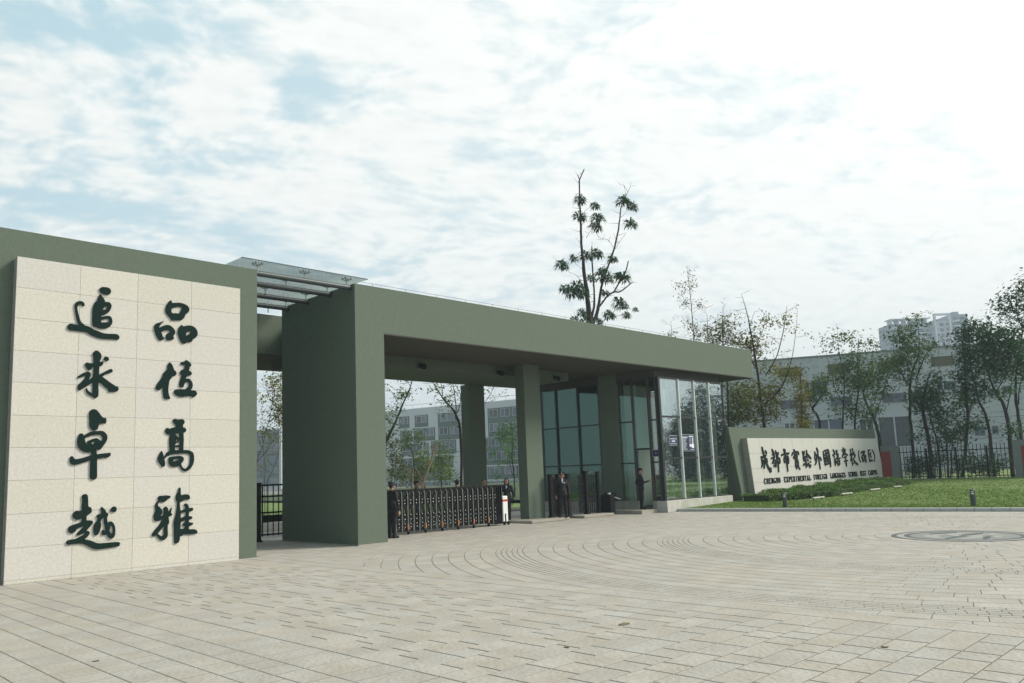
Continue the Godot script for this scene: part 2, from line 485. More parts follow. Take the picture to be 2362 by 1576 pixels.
const BIG_CHARACTERS := [
	[5.888, 5.594, "0.148,0.513,0.073;0.229,0.506,0.084|0.094,0.412,0.008;0.102,0.336,0.048;0.114,0.268,0.079|0.048,0.191,0.066;0.027,0.085,0.078;0.032,-0.068,0.087;0.034,-0.205,0.086;0.004,-0.264,0.048|0.095,0.214,0.058;0.082,0.092,0.056;0.082,-0.046,0.041|0.128,0.184,0.065;0.2,0.206,0.05;0.264,0.218,0.046;0.29,0.186,0.042;0.279,0.124,0.038;0.244,0.06,0.04;0.197,0.019,0.037;0.142,-0.034,0.015|0.169,0.146,0.017;0.131,0.081,0.017|0.179,0.061,0.025;0.132,0.012,0.012|0.096,-0.13,0.033;0.215,-0.086,0.03;0.292,-0.075,0.03;0.32,-0.122,0.032;0.325,-0.186,0.032;0.284,-0.23,0.048;0.228,-0.257,0.065;0.116,-0.273,0.068;0.035,-0.239,0.066|-0.238,0.128,0.019;-0.267,0.169,0.034;-0.321,0.177,0.034;-0.373,0.143,0.034;-0.389,0.069,0.024;-0.375,-0.031,0.024;-0.342,-0.17,0.029;-0.307,-0.259,0.032;-0.241,-0.319,0.036|-0.47,-0.37,0.073;-0.382,-0.376,0.066;-0.267,-0.377,0.069;-0.158,-0.383,0.067;-0.046,-0.439,0.069;0.066,-0.477,0.07;0.17,-0.501,0.063;0.307,-0.499,0.057;0.441,-0.494,0.061;0.47,-0.513,0.044"],
	[5.984, 4.242, "-0.047,0.466,0.053;-0.023,0.401,0.08;-0.036,0.322,0.064;-0.041,0.251,0.055|-0.076,0.444,0.042;-0.044,0.368,0.061|-0.041,0.251,0.055;-0.039,0.055,0.054;-0.046,-0.101,0.06;-0.046,-0.257,0.054;-0.042,-0.396,0.059;-0.047,-0.466,0.047|-0.044,-0.443,0.06;-0.117,-0.438,0.031;-0.176,-0.41,0.027;-0.213,-0.366,0.019;-0.229,-0.316,0.01|-0.221,0.191,0.045;-0.183,0.132,0.047|-0.229,0.206,0.039;-0.134,0.19,0.041;-0.04,0.22,0.053;0.04,0.233,0.046;0.08,0.275,0.017|0.156,0.356,0.046;0.167,0.349,0.045|-0.389,-0.078,0.021;-0.316,-0.032,0.03;-0.245,0.004,0.034;-0.194,-0.001,0.043;-0.213,-0.087,0.039;-0.275,-0.184,0.045;-0.337,-0.264,0.052|-0.025,-0.069,0.053;-0.125,-0.137,0.045;-0.238,-0.22,0.045;-0.337,-0.279,0.055;-0.367,-0.334,0.026|-0.33,-0.264,0.059;-0.366,-0.258,0.03|0.025,-0.034,0.034;0.12,0.026,0.029;0.193,0.07,0.032;0.256,0.098,0.04|0.019,-0.082,0.064;0.109,-0.139,0.065;0.2,-0.213,0.07;0.299,-0.278,0.073;0.352,-0.3,0.058|0.389,-0.266,0.032;0.383,-0.314,0.035;0.248,-0.336,0.031"],
	[5.884, 2.731, "0.034,0.668,0.091;0.053,0.546,0.104;0.046,0.418,0.091;0.057,0.376,0.072|0.1,0.654,0.052;0.154,0.537,0.078;0.241,0.518,0.052|0.265,0.556,0.023;0.265,0.475,0.021|-0.205,0.193,0.046;-0.202,0.099,0.071;-0.18,-0.006,0.083;-0.099,-0.079,0.076;0.02,-0.095,0.062|-0.15,0.152,0.031;-0.127,0.194,0.015|-0.107,0.189,0.031;-0.009,0.237,0.039;0.111,0.254,0.039;0.212,0.25,0.044;0.27,0.186,0.047;0.271,0.111,0.044;0.218,0.015,0.042;0.159,-0.059,0.05|-0.063,0.057,0.022;0.035,0.095,0.029;0.105,0.111,0.029;0.166,0.058,0.031|-0.033,0.036,0.036;-0.001,-0.048,0.051;0.099,-0.037,0.062;0.169,-0.038,0.041|0.107,0.037,0.041;0.078,-0.006,0.031|0.04,-0.09,0.062;0.062,-0.174,0.051;0.065,-0.269,0.06|-0.376,-0.264,0.028;-0.355,-0.337,0.055;-0.306,-0.358,0.058;-0.171,-0.329,0.049;-0.014,-0.279,0.049;0.184,-0.239,0.047;0.336,-0.224,0.047;0.376,-0.193,0.023|0.06,-0.269,0.064;0.061,-0.479,0.067;0.064,-0.668,0.069"],
	[6.008, 1.113, "-0.219,0.531,0.057;-0.209,0.443,0.055;-0.209,0.327,0.061;-0.198,0.211,0.069|-0.192,0.277,0.073;-0.113,0.256,0.033;-0.106,0.297,0.015|-0.361,0.163,0.084;-0.283,0.166,0.076;-0.182,0.21,0.069;-0.112,0.222,0.037|-0.344,0.137,0.074;-0.267,0.149,0.048|-0.221,0.179,0.044;-0.22,0.031,0.044|-0.445,-0.122,0.079;-0.392,-0.081,0.056;-0.3,-0.046,0.046;-0.192,-0.013,0.05;-0.09,-0.003,0.037;-0.081,-0.02,0.032|-0.089,-0.028,0.034;-0.189,-0.12,0.047;-0.265,-0.188,0.044;-0.334,-0.232,0.022|-0.187,-0.194,0.024;-0.135,-0.219,0.032;-0.184,-0.277,0.04;-0.269,-0.327,0.048;-0.361,-0.361,0.04;-0.46,-0.377,0.047;-0.505,-0.389,0.043|-0.506,-0.381,0.043;-0.383,-0.375,0.048;-0.244,-0.387,0.046;-0.117,-0.43,0.058;-0.005,-0.493,0.065;0.091,-0.514,0.061;0.253,-0.511,0.056;0.416,-0.504,0.05;0.473,-0.497,0.038|0.506,-0.478,0.01;0.482,-0.531,0.021|0.123,0.284,0.017;0.153,0.224,0.037;0.183,0.138,0.054;0.22,0.136,0.037|0.067,0.112,0.039;0.123,0.117,0.041;0.204,0.112,0.046|0.1,0.093,0.045;0.07,-0.005,0.037;0.048,-0.087,0.07;0.035,-0.186,0.061;0.028,-0.244,0.039|0.079,-0.048,0.037;0.081,-0.114,0.033|0.205,0.086,0.025;0.211,-0.015,0.035;0.242,-0.101,0.04;0.253,-0.202,0.04;0.288,-0.288,0.04;0.338,-0.343,0.035;0.374,-0.295,0.033;0.388,-0.212,0.022;0.374,-0.127,0.025;0.331,-0.056,0.03;0.294,-0.045,0.027;0.275,-0.103,0.027;0.268,-0.17,0.029|0.249,-0.227,0.041;0.181,-0.247,0.037;0.163,-0.195,0.018|0.181,-0.255,0.033;0.157,-0.27,0.016|0.373,0.245,0.054;0.377,0.228,0.05|0.364,0.254,0.033;0.304,0.203,0.007"],
	[7.663, 5.591, "-0.134,0.468,0.015;-0.147,0.398,0.049;-0.176,0.304,0.063;-0.182,0.229,0.067;-0.159,0.171,0.056;-0.098,0.118,0.063;-0.068,0.077,0.052|-0.087,0.368,0.056;0.009,0.395,0.047;0.092,0.405,0.047;0.183,0.378,0.057;0.23,0.316,0.08;0.17,0.225,0.064;0.126,0.144,0.072;0.112,0.089,0.042|-0.068,0.092,0.067;0.014,0.101,0.071;0.112,0.112,0.06|-0.09,0.052,0.034;0.014,0.063,0.034;0.12,0.075,0.032|-0.04,0.17,0.022;0.073,0.168,0.023|0.132,0.296,0.015;0.132,0.273,0.023|-0.295,-0.035,0.009;-0.36,-0.082,0.022;-0.424,-0.134,0.047;-0.445,-0.188,0.055;-0.422,-0.274,0.06;-0.376,-0.373,0.066;-0.353,-0.437,0.044;-0.31,-0.425,0.037|-0.4,-0.257,0.058;-0.328,-0.213,0.051;-0.241,-0.174,0.059;-0.168,-0.166,0.059;-0.101,-0.204,0.052;-0.074,-0.254,0.056;-0.099,-0.309,0.056;-0.15,-0.358,0.07;-0.149,-0.388,0.063|-0.171,-0.405,0.058;-0.09,-0.397,0.045|0.137,-0.089,0.019;0.123,-0.166,0.057;0.109,-0.251,0.059;0.133,-0.339,0.06;0.18,-0.417,0.072;0.203,-0.468,0.038|0.138,-0.165,0.057;0.222,-0.164,0.076;0.305,-0.132,0.069;0.389,-0.139,0.065;0.436,-0.188,0.069;0.445,-0.248,0.073;0.407,-0.312,0.061;0.316,-0.351,0.068;0.225,-0.39,0.068|0.286,-0.4,0.065;0.355,-0.408,0.042|0.179,-0.379,0.038;0.222,-0.217,0.03|0.368,-0.233,0.023;0.345,-0.28,0.023"],
	[7.715, 4.233, "-0.183,0.372,0.014;-0.175,0.302,0.056;-0.159,0.225,0.07;-0.137,0.156,0.078|-0.074,0.16,0.042;-0.059,0.133,0.035;-0.087,0.103,0.034|-0.221,0.151,0.063;-0.248,0.065,0.077;-0.316,-0.037,0.066;-0.39,-0.139,0.062;-0.43,-0.21,0.059|-0.291,0.125,0.028;-0.318,0.089,0.021|-0.192,0.068,0.063;-0.246,-0.019,0.063;-0.265,-0.125,0.066;-0.271,-0.23,0.061;-0.262,-0.32,0.059;-0.247,-0.403,0.063|-0.198,-0.429,0.031;-0.183,-0.442,0.021|0.201,0.442,0.025;0.238,0.388,0.054;0.29,0.355,0.033|0.108,0.382,0.034;0.188,0.398,0.043|0.232,0.337,0.058;0.222,0.258,0.054;0.205,0.178,0.057|0.176,0.205,0.054;0.126,0.166,0.063;0.205,0.156,0.065;0.278,0.161,0.054;0.3,0.155,0.036|0.177,0.112,0.05;0.142,0.046,0.054;0.122,-0.041,0.057;0.101,-0.12,0.053;0.123,-0.147,0.028|0.144,-0.054,0.029;0.186,-0.016,0.036;0.258,-0.005,0.04;0.302,-0.038,0.035;0.321,-0.101,0.042;0.304,-0.173,0.045;0.247,-0.233,0.05|-0.003,-0.294,0.067;0.09,-0.311,0.089;0.212,-0.299,0.079;0.32,-0.301,0.068;0.393,-0.305,0.072|0.43,-0.31,0.04;0.379,-0.363,0.036"],
	[7.729, 2.715, "-0.059,0.56,0.045;0.015,0.527,0.069;0.102,0.538,0.065|0.05,0.477,0.082;0.052,0.391,0.078|-0.223,0.353,0.044;-0.205,0.303,0.053;-0.103,0.329,0.073;0.018,0.348,0.073;0.148,0.354,0.059|-0.222,0.328,0.051;-0.188,0.294,0.047|-0.102,0.261,0.047;-0.109,0.159,0.064;-0.111,0.032,0.064;-0.105,-0.095,0.055|-0.066,0.194,0.06;-0.073,0.075,0.034;-0.05,0.219,0.026|-0.023,0.194,0.026;0.029,0.152,0.024;0.073,0.126,0.017|0.056,0.126,0.014;-0.047,0.041,0.014|0.097,0.272,0.048;0.108,0.118,0.045;0.105,-0.01,0.043;0.103,-0.121,0.043|-0.063,-0.01,0.017;0.075,-0.015,0.022|-0.205,-0.195,0.041;-0.163,-0.166,0.041;-0.018,-0.146,0.043;0.155,-0.143,0.038;0.26,-0.148,0.038;0.34,-0.191,0.042;0.359,-0.268,0.042;0.356,-0.371,0.042;0.326,-0.465,0.036;0.257,-0.54,0.035;0.187,-0.56,0.028;0.126,-0.521,0.022;0.09,-0.461,0.021;0.064,-0.409,0.026|-0.23,-0.212,0.021;-0.288,-0.286,0.012|-0.35,-0.144,0.017;-0.356,-0.227,0.049;-0.359,-0.311,0.071;-0.32,-0.395,0.054;-0.311,-0.436,0.042|-0.144,-0.297,0.038;-0.126,-0.381,0.055;-0.091,-0.424,0.055;-0.005,-0.425,0.055;0.055,-0.409,0.047|-0.11,-0.289,0.038;-0.016,-0.273,0.032;0.079,-0.274,0.036;0.123,-0.308,0.039;0.08,-0.367,0.047;0.029,-0.383,0.05;-0.04,-0.399,0.043"],
	[7.719, 1.148, "-0.349,0.394,0.053;-0.288,0.374,0.073;-0.228,0.397,0.054;-0.149,0.411,0.028|-0.288,0.348,0.047;-0.374,0.327,0.017;-0.424,0.278,0.021;-0.423,0.202,0.034;-0.378,0.114,0.068;-0.411,0.015,0.073;-0.418,-0.044,0.06|-0.344,0.087,0.047;-0.427,-0.052,0.051|-0.401,-0.054,0.051;-0.298,-0.035,0.039;-0.195,0.001,0.043;-0.108,0.017,0.026;-0.082,0.022,0.009|-0.258,0.159,0.019;-0.22,0.165,0.035;-0.214,0.088,0.048;-0.221,-0.014,0.052;-0.245,-0.123,0.06;-0.321,-0.22,0.047;-0.397,-0.308,0.051;-0.48,-0.394,0.038|-0.211,-0.083,0.06;-0.192,-0.153,0.047;-0.2,-0.186,0.03|-0.088,0.171,0.005;-0.118,0.099,0.019;-0.143,0.041,0.039|-0.209,-0.185,0.034;-0.216,-0.313,0.041;-0.214,-0.432,0.043;-0.256,-0.479,0.047;-0.307,-0.492,0.036;-0.369,-0.436,0.026;-0.412,-0.399,0.024|0.087,0.596,0.018;0.079,0.505,0.031;0.063,0.401,0.062;0.091,0.33,0.053|0.081,0.357,0.075;0.179,0.387,0.062;0.26,0.392,0.058;0.297,0.364,0.031|0.064,0.288,0.026;0.066,0.175,0.031;0.068,0.072,0.048;0.06,-0.032,0.057;0.045,-0.16,0.079;0.042,-0.289,0.07;0.04,-0.417,0.065;0.042,-0.546,0.061;0.025,-0.596,0.039|0.236,0.219,0.031;0.263,0.165,0.036;0.274,0.042,0.031;0.267,-0.088,0.035;0.269,-0.218,0.04;0.262,-0.348,0.044|0.112,0.06,0.022;0.211,0.085,0.034;0.355,0.103,0.04;0.373,0.115,0.025|0.124,-0.122,0.04;0.213,-0.084,0.037;0.321,-0.083,0.04;0.366,-0.081,0.025|0.188,-0.221,0.022;0.26,-0.218,0.049;0.35,-0.224,0.036;0.395,-0.214,0.016|0.11,-0.38,0.066;0.217,-0.379,0.062;0.343,-0.397,0.058;0.434,-0.395,0.049;0.48,-0.416,0.034|0.129,-0.433,0.044;0.075,-0.403,0.035"],
]
const SIGN_CHARACTERS := [
	[36.218, 2.03, "-0.252,0.577,0.04;-0.215,0.453,0.054;-0.127,0.205,0.05;0.032,-0.059,0.063;0.116,-0.253,0.058;0.288,-0.449,0.064;0.444,-0.577,0.058;0.455,-0.425,0.04|0.067,0.396,0.051;0.137,0.292,0.047|-0.427,0.139,0.032;-0.201,0.109,0.054;0.075,0.189,0.045|-0.375,0.111,0.046;-0.361,-0.067,0.046;-0.358,-0.217,0.043;-0.455,-0.365,0.025|-0.232,-0.069,0.039;-0.157,-0.056,0.045;-0.175,-0.248,0.047;-0.201,-0.398,0.043|0.103,0.009,0.063;0.111,-0.115,0.072;0.009,-0.196,0.036"],
	[37.266, 1.956, "-0.301,0.536,0.041;-0.203,0.409,0.052;-0.145,0.227,0.056;-0.16,0.143,0.052|-0.312,0.305,0.03;-0.095,0.339,0.03|-0.434,0.125,0.037;-0.125,0.171,0.045|-0.205,0.06,0.044;-0.315,-0.051,0.041;-0.406,-0.14,0.018|-0.15,0.031,0.044;-0.021,-0.013,0.045;-0.034,-0.167,0.045;-0.041,-0.293,0.033|-0.22,-0.108,0.03;-0.024,-0.111,0.026|-0.227,-0.233,0.041;-0.077,-0.236,0.033|0.051,0.478,0.037;0.11,0.295,0.049;0.158,0.055,0.049;0.199,-0.227,0.049;0.204,-0.536,0.037|0.117,0.337,0.037;0.293,0.378,0.045;0.26,0.279,0.041;0.178,0.167,0.045;0.38,0.094,0.049;0.434,-0.034,0.045;0.37,-0.131,0.041;0.229,-0.059,0.034"],
	[38.309, 1.956, "-0.102,0.531,0.054;0.013,0.473,0.062;-0.086,0.359,0.042|-0.384,0.269,0.049;-0.127,0.309,0.038;0.162,0.335,0.046;0.384,0.334,0.055|-0.034,0.301,0.042;0.039,0.186,0.05;0.07,0.014,0.05;0.117,-0.244,0.05;0.142,-0.531,0.035|-0.139,0.159,0.034;-0.165,0.017,0.046;-0.108,-0.098,0.042|-0.092,0.159,0.031;0.198,0.191,0.05;0.313,0.126,0.047;0.318,-0.018,0.047;0.263,-0.139,0.058|0.244,0.098,0.043;0.223,-0.103,0.043"],
	[39.437, 1.982, "-0.128,0.485,0.048;-0.044,0.412,0.048|-0.389,0.225,0.039;-0.289,0.326,0.043;-0.02,0.368,0.044;0.279,0.381,0.052;0.389,0.262,0.044|-0.11,0.237,0.048;0.125,0.264,0.052;0.009,0.178,0.06;0.171,0.162,0.052|-0.23,0.122,0.043;0.096,0.119,0.08;0.115,0.045,0.056;-0.144,0.063,0.036|-0.036,-0.055,0.04;-0.047,-0.2,0.048;-0.056,-0.331,0.048;0.074,-0.333,0.044|0.018,-0.034,0.036;0.197,-0.043,0.056;0.234,-0.19,0.052;0.241,-0.322,0.044|-0.017,-0.128,0.018;0.245,-0.132,0.018|-0.037,-0.229,0.018;0.226,-0.234,0.018|0.069,-0.362,0.04;-0.019,-0.477,0.024|0.233,-0.366,0.04;0.375,-0.485,0.044"],
	[40.714, 2.01, "-0.413,0.348,0.049;-0.362,0.185,0.061;-0.338,-0.038,0.057;-0.336,-0.112,0.045|-0.258,0.362,0.045;-0.251,0.228,0.037|-0.173,0.109,0.037;-0.141,-0.07,0.053;-0.109,-0.249,0.053;-0.138,-0.397,0.066|-0.425,-0.303,0.057;-0.171,-0.218,0.041|-0.461,0.023,0.016;-0.191,0.02,0.029|0.043,0.42,0.041;0.044,0.256,0.054;-0.06,0.078,0.041|0.079,0.255,0.041;0.278,0.134,0.054;0.461,0.012,0.058|0.026,0.077,0.033;0.197,0.075,0.029|0.104,-0.044,0.045;0.158,-0.119,0.033|0.407,-0.167,0.054;0.423,-0.175,0.046|0.171,-0.224,0.033;0.01,-0.34,0.062;0.159,-0.283,0.045;0.303,-0.42,0.066;0.388,-0.347,0.05"],
	[42.048, 1.999, "-0.317,0.335,0.043;-0.236,0.213,0.051;-0.106,0.151,0.047;-0.183,-0.046,0.051;-0.25,-0.197,0.051;-0.417,-0.315,0.03|-0.297,0.259,0.043;-0.383,0.017,0.038;-0.231,-0.106,0.03|-0.041,0.547,0.043;0.055,0.409,0.056;0.049,0.21,0.052;0.102,-0.05,0.052;0.152,-0.325,0.052;0.177,-0.547,0.039|0.164,0.071,0.043;0.331,0.008,0.056;0.417,-0.1,0.03"],
	[43.183, 2.004, "-0.394,0.334,0.038;-0.367,0.091,0.05;-0.322,-0.185,0.053;-0.277,-0.34,0.044|-0.277,0.388,0.044;-0.032,0.42,0.044;0.215,0.452,0.045;0.295,0.329,0.064;0.348,0.083,0.067;0.394,-0.196,0.067;0.391,-0.452,0.048|-0.248,-0.33,0.044;0.296,-0.273,0.041|-0.188,-0.176,0.035;0.291,-0.172,0.048|-0.116,0.276,0.044;0.101,0.297,0.051;-0.025,0.209,0.044;-0.219,0.167,0.035|-0.054,0.198,0.038;0.081,0.086,0.063;0.117,-0.114,0.047;-0.092,0.021,0.071;-0.176,0,0.047|-0.274,-0.087,0.022;0.153,-0.07,0.038"],
	[44.444, 2.019, "-0.346,0.423,0.039;-0.257,0.332,0.055;-0.25,0.242,0.045|-0.464,0.142,0.045;-0.18,0.185,0.042|-0.295,0.039,0.055;-0.267,0.045,0.045|-0.296,-0.085,0.039;0.044,-0.044,0.043;0.464,-0.037,0.05|0.026,0.365,0.046;0.169,0.386,0.043;0.008,0.285,0.039;0.115,0.148,0.043;0.107,-0.01,0.039|0.086,0.262,0.039;0.231,0.17,0.063;0.2,0.034,0.049|-0.294,-0.197,0.036;-0.253,-0.322,0.045;-0.235,-0.423,0.036|-0.234,-0.175,0.042;-0.102,-0.2,0.042;-0.13,-0.324,0.036|0.094,-0.192,0.043;0.105,-0.384,0.046|0.157,-0.158,0.043;0.351,-0.161,0.046;0.35,-0.286,0.049;0.299,-0.388,0.043;0.103,-0.395,0.039"],
	[45.584, 2.051, "-0.148,0.505,0.034;-0.103,0.453,0.034|-0.289,0.385,0.04;-0.161,0.327,0.057;-0.195,0.177,0.047|-0.116,0.396,0.037;0.09,0.418,0.054;0.091,0.302,0.058;0.036,0.187,0.057;-0.114,0.28,0.047|-0.357,-0.028,0.033;-0.302,0.086,0.04;-0.149,0.131,0.04;0.257,0.151,0.044;0.357,0.08,0.041|-0.13,-0.03,0.037;0.136,0.001,0.047;0.086,-0.09,0.044;0.084,-0.217,0.047;0.101,-0.39,0.057;0.103,-0.505,0.047|-0.121,-0.237,0.04;0.084,-0.217,0.034;0.319,-0.203,0.044"],
	[46.801, 2.032, "-0.379,0.434,0.035;-0.334,0.316,0.041;-0.317,0.141,0.059;-0.284,-0.093,0.048;-0.252,-0.327,0.041;-0.242,-0.468,0.028|-0.09,0.468,0.042;-0.021,0.385,0.045;-0.02,0.326,0.031|-0.469,0.119,0.045;-0.282,0.164,0.041;0.159,0.266,0.035|-0.361,-0.046,0.041;-0.459,-0.208,0.027|-0.121,0.092,0.038;-0.048,0.15,0.024|0.077,0.173,0.038;0.236,0.089,0.06;0.117,-0.028,0.042|-0.042,-0.073,0.038;0.042,-0.215,0.045;0.198,-0.311,0.056;0.469,-0.433,0.067|0.107,-0.192,0.035;-0.057,-0.377,0.028"],
	[47.695, 2.054, "-0.033,0.334,0.025;-0.123,0.156,0.032;-0.109,-0.034,0.036;-0.003,-0.225,0.036;0.123,-0.334,0.025"],
	[48.289, 2.022, "-0.304,0.245,0.05;0.017,0.291,0.062;0.208,0.302,0.051;0.052,0.182,0.047;-0.161,0.076,0.043|-0.296,0.03,0.043;-0.236,-0.103,0.05;-0.155,-0.271,0.043|-0.164,0.064,0.043;0.247,0.084,0.055;0.304,-0.061,0.051;0.274,-0.302,0.051|0.107,0.025,0.036;0.185,-0.036,0.04|-0.106,-0.2,0.047;0.239,-0.193,0.044|-0.101,-0.056,0.025;0.198,-0.108,0.022"],
	[49.296, 2.079, "-0.245,0.314,0.044;0.015,0.331,0.052|-0.245,0.314,0.044;-0.243,0.071,0.052;-0.198,-0.124,0.052;-0.155,-0.331,0.048;-0.047,-0.284,0.052;0.245,-0.276,0.06|0.14,0.19,0.034;0.044,0.068,0.045;0.083,-0.03,0.052;0.131,-0.091,0.045|-0.075,0.106,0.03;0.095,0.019,0.033"],
	[49.82, 2.073, "-0.151,0.348,0.026;0.036,0.193,0.041;0.151,0.007,0.042;0.142,-0.153,0.038;0.009,-0.348,0.023"],
]
const SIGN_WORDS := [["CHENGDU", 35.892, 37.632, 0.881, 0.257], ["EXPERIMENTAL", 37.958, 41.036, 0.895, 0.261], ["FOREIGN", 41.339, 43.059, 0.908, 0.268], ["LANGUAGES", 43.418, 45.483, 0.92, 0.272], ["SCHOOL", 45.871, 47.183, 0.93, 0.277], ["WEST", 47.532, 48.427, 0.938, 0.28], ["CAMPUS", 48.75, 50.184, 0.945, 0.283]]

# ---------------------------------------------------------------- bodies as one skin over bones
func skin(mb: MB, bones: Array, cell: float, k: float, colours: Array) -> void:
	# bones: [from, to, radius, radius, colour]; smooth union, then surface nets
	var lo := Vector3(1e9, 1e9, 1e9)
	var hi := -lo
	for b in bones:
		for e in 2:
			lo = lo.min(b[e] - Vector3.ONE * (b[2 + e] + k + cell * 2))
			hi = hi.max(b[e] + Vector3.ONE * (b[2 + e] + k + cell * 2))
	var nx := int((hi.x - lo.x) / cell) + 2
	var ny := int((hi.y - lo.y) / cell) + 2
	var nz := int((hi.z - lo.z) / cell) + 2
	var f := PackedFloat32Array()
	f.resize(nx * ny * nz); f.fill(1.0)
	var raw := f.duplicate()
	var who := PackedByteArray()
	who.resize(nx * ny * nz)
	for b in bones:
		var a: Vector3 = b[0]
		var d: Vector3 = b[1] - a
		var L := maxf(d.length_squared(), 1e-9)
		var rm := maxf(b[2], b[3]) + k + cell * 2
		var p0 := ((a.min(b[1]) - Vector3.ONE * rm - lo) / cell).floor()
		var p1 := ((a.max(b[1]) + Vector3.ONE * rm - lo) / cell).ceil()
		for z in range(maxi(int(p0.z), 0), mini(int(p1.z), nz - 1) + 1):
			for y in range(maxi(int(p0.y), 0), mini(int(p1.y), ny - 1) + 1):
				var i := (z * ny + y) * nx
				for x in range(maxi(int(p0.x), 0), mini(int(p1.x), nx - 1) + 1):
					var p := lo + Vector3(x, y, z) * cell - a
					var t := clampf(p.dot(d) / L, 0.0, 1.0)
					var e: float = (p - d * t).length() - (b[2] + t * (b[3] - b[2]))
					var w := f[i + x]
					if e < raw[i + x]:
						raw[i + x] = e
						who[i + x] = b[4]
					if w > 0.99: f[i + x] = e
					else:
						var h := clampf(0.5 + 0.5 * (w - e) / k, 0.0, 1.0)
						f[i + x] = lerpf(w, e, h) - k * h * (1.0 - h)
	var idx := PackedInt32Array()
	idx.resize(nx * ny * nz); idx.fill(-1)
	var vs := PackedVector3Array()
	var cs := PackedColorArray()
	for z in nz - 1:
		for y in ny - 1:
			for x in nx - 1:
				var i := (z * ny + y) * nx + x
				var a := f[i]
				if a > cell * 2.0 or a < -cell * 2.0: continue
				var c := [a, f[i + 1], f[i + nx], f[i + nx + 1], f[i + nx * ny], f[i + nx * ny + 1], f[i + nx * ny + nx], f[i + nx * ny + nx + 1]]
				var m := 0
				for q in 8:
					if c[q] < 0: m += 1
				if m == 0 or m == 8: continue
				var s := Vector3.ZERO
				var cnt := 0
				for e in [[0, 1], [2, 3], [4, 5], [6, 7], [0, 2], [1, 3], [4, 6], [5, 7], [0, 4], [1, 5], [2, 6], [3, 7]]:
					var u: float = c[e[0]]
					var w: float = c[e[1]]
					if (u < 0) != (w < 0):
						var t := u / (u - w)
						var pa := Vector3(e[0] & 1, (e[0] >> 1) & 1, e[0] >> 2)
						var pb := Vector3(e[1] & 1, (e[1] >> 1) & 1, e[1] >> 2)
						s += pa.lerp(pb, t); cnt += 1
				idx[i] = vs.size()
				vs.append(lo + (Vector3(x, y, z) + s / cnt) * cell)
				cs.append(colours[who[i]])
	var nor := PackedVector3Array()
	nor.resize(vs.size())
	var faces := PackedInt32Array()
	for z in range(1, nz - 1):
		for y in range(1, ny - 1):
			for x in range(1, nx - 1):
				var i := (z * ny + y) * nx + x
				var a := f[i]
				for ax in 3:
					var st: int = [1, nx, nx * ny][ax]
					var b := f[i + st]
					if (a < 0) == (b < 0): continue
					var s1: int = [nx, nx * ny, 1][ax]
					var s2: int = [nx * ny, 1, nx][ax]
					var q := [idx[i - s1 - s2], idx[i - s2], idx[i], idx[i - s1]]
					if q[0] < 0 or q[1] < 0 or q[2] < 0 or q[3] < 0: continue
					if a >= 0: q.reverse()
					for t in [[0, 1, 2], [0, 2, 3]]:
						var fn: Vector3 = (vs[q[t[1]]] - vs[q[t[0]]]).cross(vs[q[t[2]]] - vs[q[t[0]]])
						for e in 3:
							faces.append(q[t[e]])
							nor[q[t[e]]] += fn
	for t in range(0, faces.size(), 3):
		for e in [0, 2, 1]:
			var q := faces[t + e]
			mb.v.append(vs[q]); mb.n.append(nor[q].normalized()); mb.c.append(cs[q])

func head_shape(skin_c: Color) -> MB:
	# centre of the head at the origin, face towards +z
	var mb := MB.new()
	var V := func(x, y, z): return Vector3(x, y, z)
	var b := [
		[V.call(0, 0.025, -0.018), V.call(0, 0.03, 0.012), 0.083, 0.08, 0],
		[V.call(0, -0.03, 0.02), V.call(0, -0.075, 0.045), 0.062, 0.036, 0],
		[V.call(-0.035, -0.03, 0.03), V.call(0.035, -0.03, 0.03), 0.045, 0.045, 0],
		[V.call(0, 0.012, 0.092), V.call(0, -0.022, 0.108), 0.009, 0.014, 0],
		[V.call(-0.05, 0.028, 0.076), V.call(0.05, 0.028, 0.076), 0.012, 0.012, 1],
		[V.call(-0.034, 0.008, 0.084), V.call(-0.03, 0.008, 0.085), 0.011, 0.011, 2],
		[V.call(0.034, 0.008, 0.084), V.call(0.03, 0.008, 0.085), 0.011, 0.011, 2],
		[V.call(-0.02, -0.052, 0.086), V.call(0.02, -0.052, 0.086), 0.009, 0.009, 3],
		[V.call(-0.08, 0.015, -0.005), V.call(-0.082, -0.022, 0.0), 0.016, 0.012, 0],
		[V.call(0.08, 0.015, -0.005), V.call(0.082, -0.022, 0.0), 0.016, 0.012, 0],
		[V.call(0, -0.07, -0.01), V.call(0, -0.15, -0.02), 0.05, 0.055, 0],
	]
	skin(mb, b, 0.0065, 0.016, [skin_c, skin_c * 0.6, Color(0.02, 0.015, 0.012), Color(0.24, 0.09, 0.07)])
	return mb

func hand_shape(skin_c: Color) -> MB:
	# wrist at the origin, fingers down -y, thumb towards +z, palm towards +x
	var mb := MB.new()
	var b := [[Vector3(0, 0.01, 0), Vector3(0, -0.03, 0), 0.022, 0.022, 0]]
	for k in 4:
		var z := -0.03 + 0.02 * k
		b.append([Vector3(0, -0.03, z * 0.5), Vector3(0.002, -0.085, z), 0.015, 0.013, 0])
		var L: float = [0.06, 0.075, 0.08, 0.072][k]
		b.append([Vector3(0.002, -0.085, z), Vector3(0.012, -0.085 - L * 0.5, z), 0.0095, 0.009, 0])
		b.append([Vector3(0.012, -0.085 - L * 0.5, z), Vector3(0.032, -0.085 - L * 0.92, z), 0.009, 0.0075, 0])
	b.append([Vector3(0.002, -0.03, 0.018), Vector3(0.014, -0.065, 0.045), 0.014, 0.011, 0])
	b.append([Vector3(0.014, -0.065, 0.045), Vector3(0.024, -0.10, 0.05), 0.0105, 0.008, 0])
	skin(mb, b, 0.006, 0.006, [skin_c])
	return mb

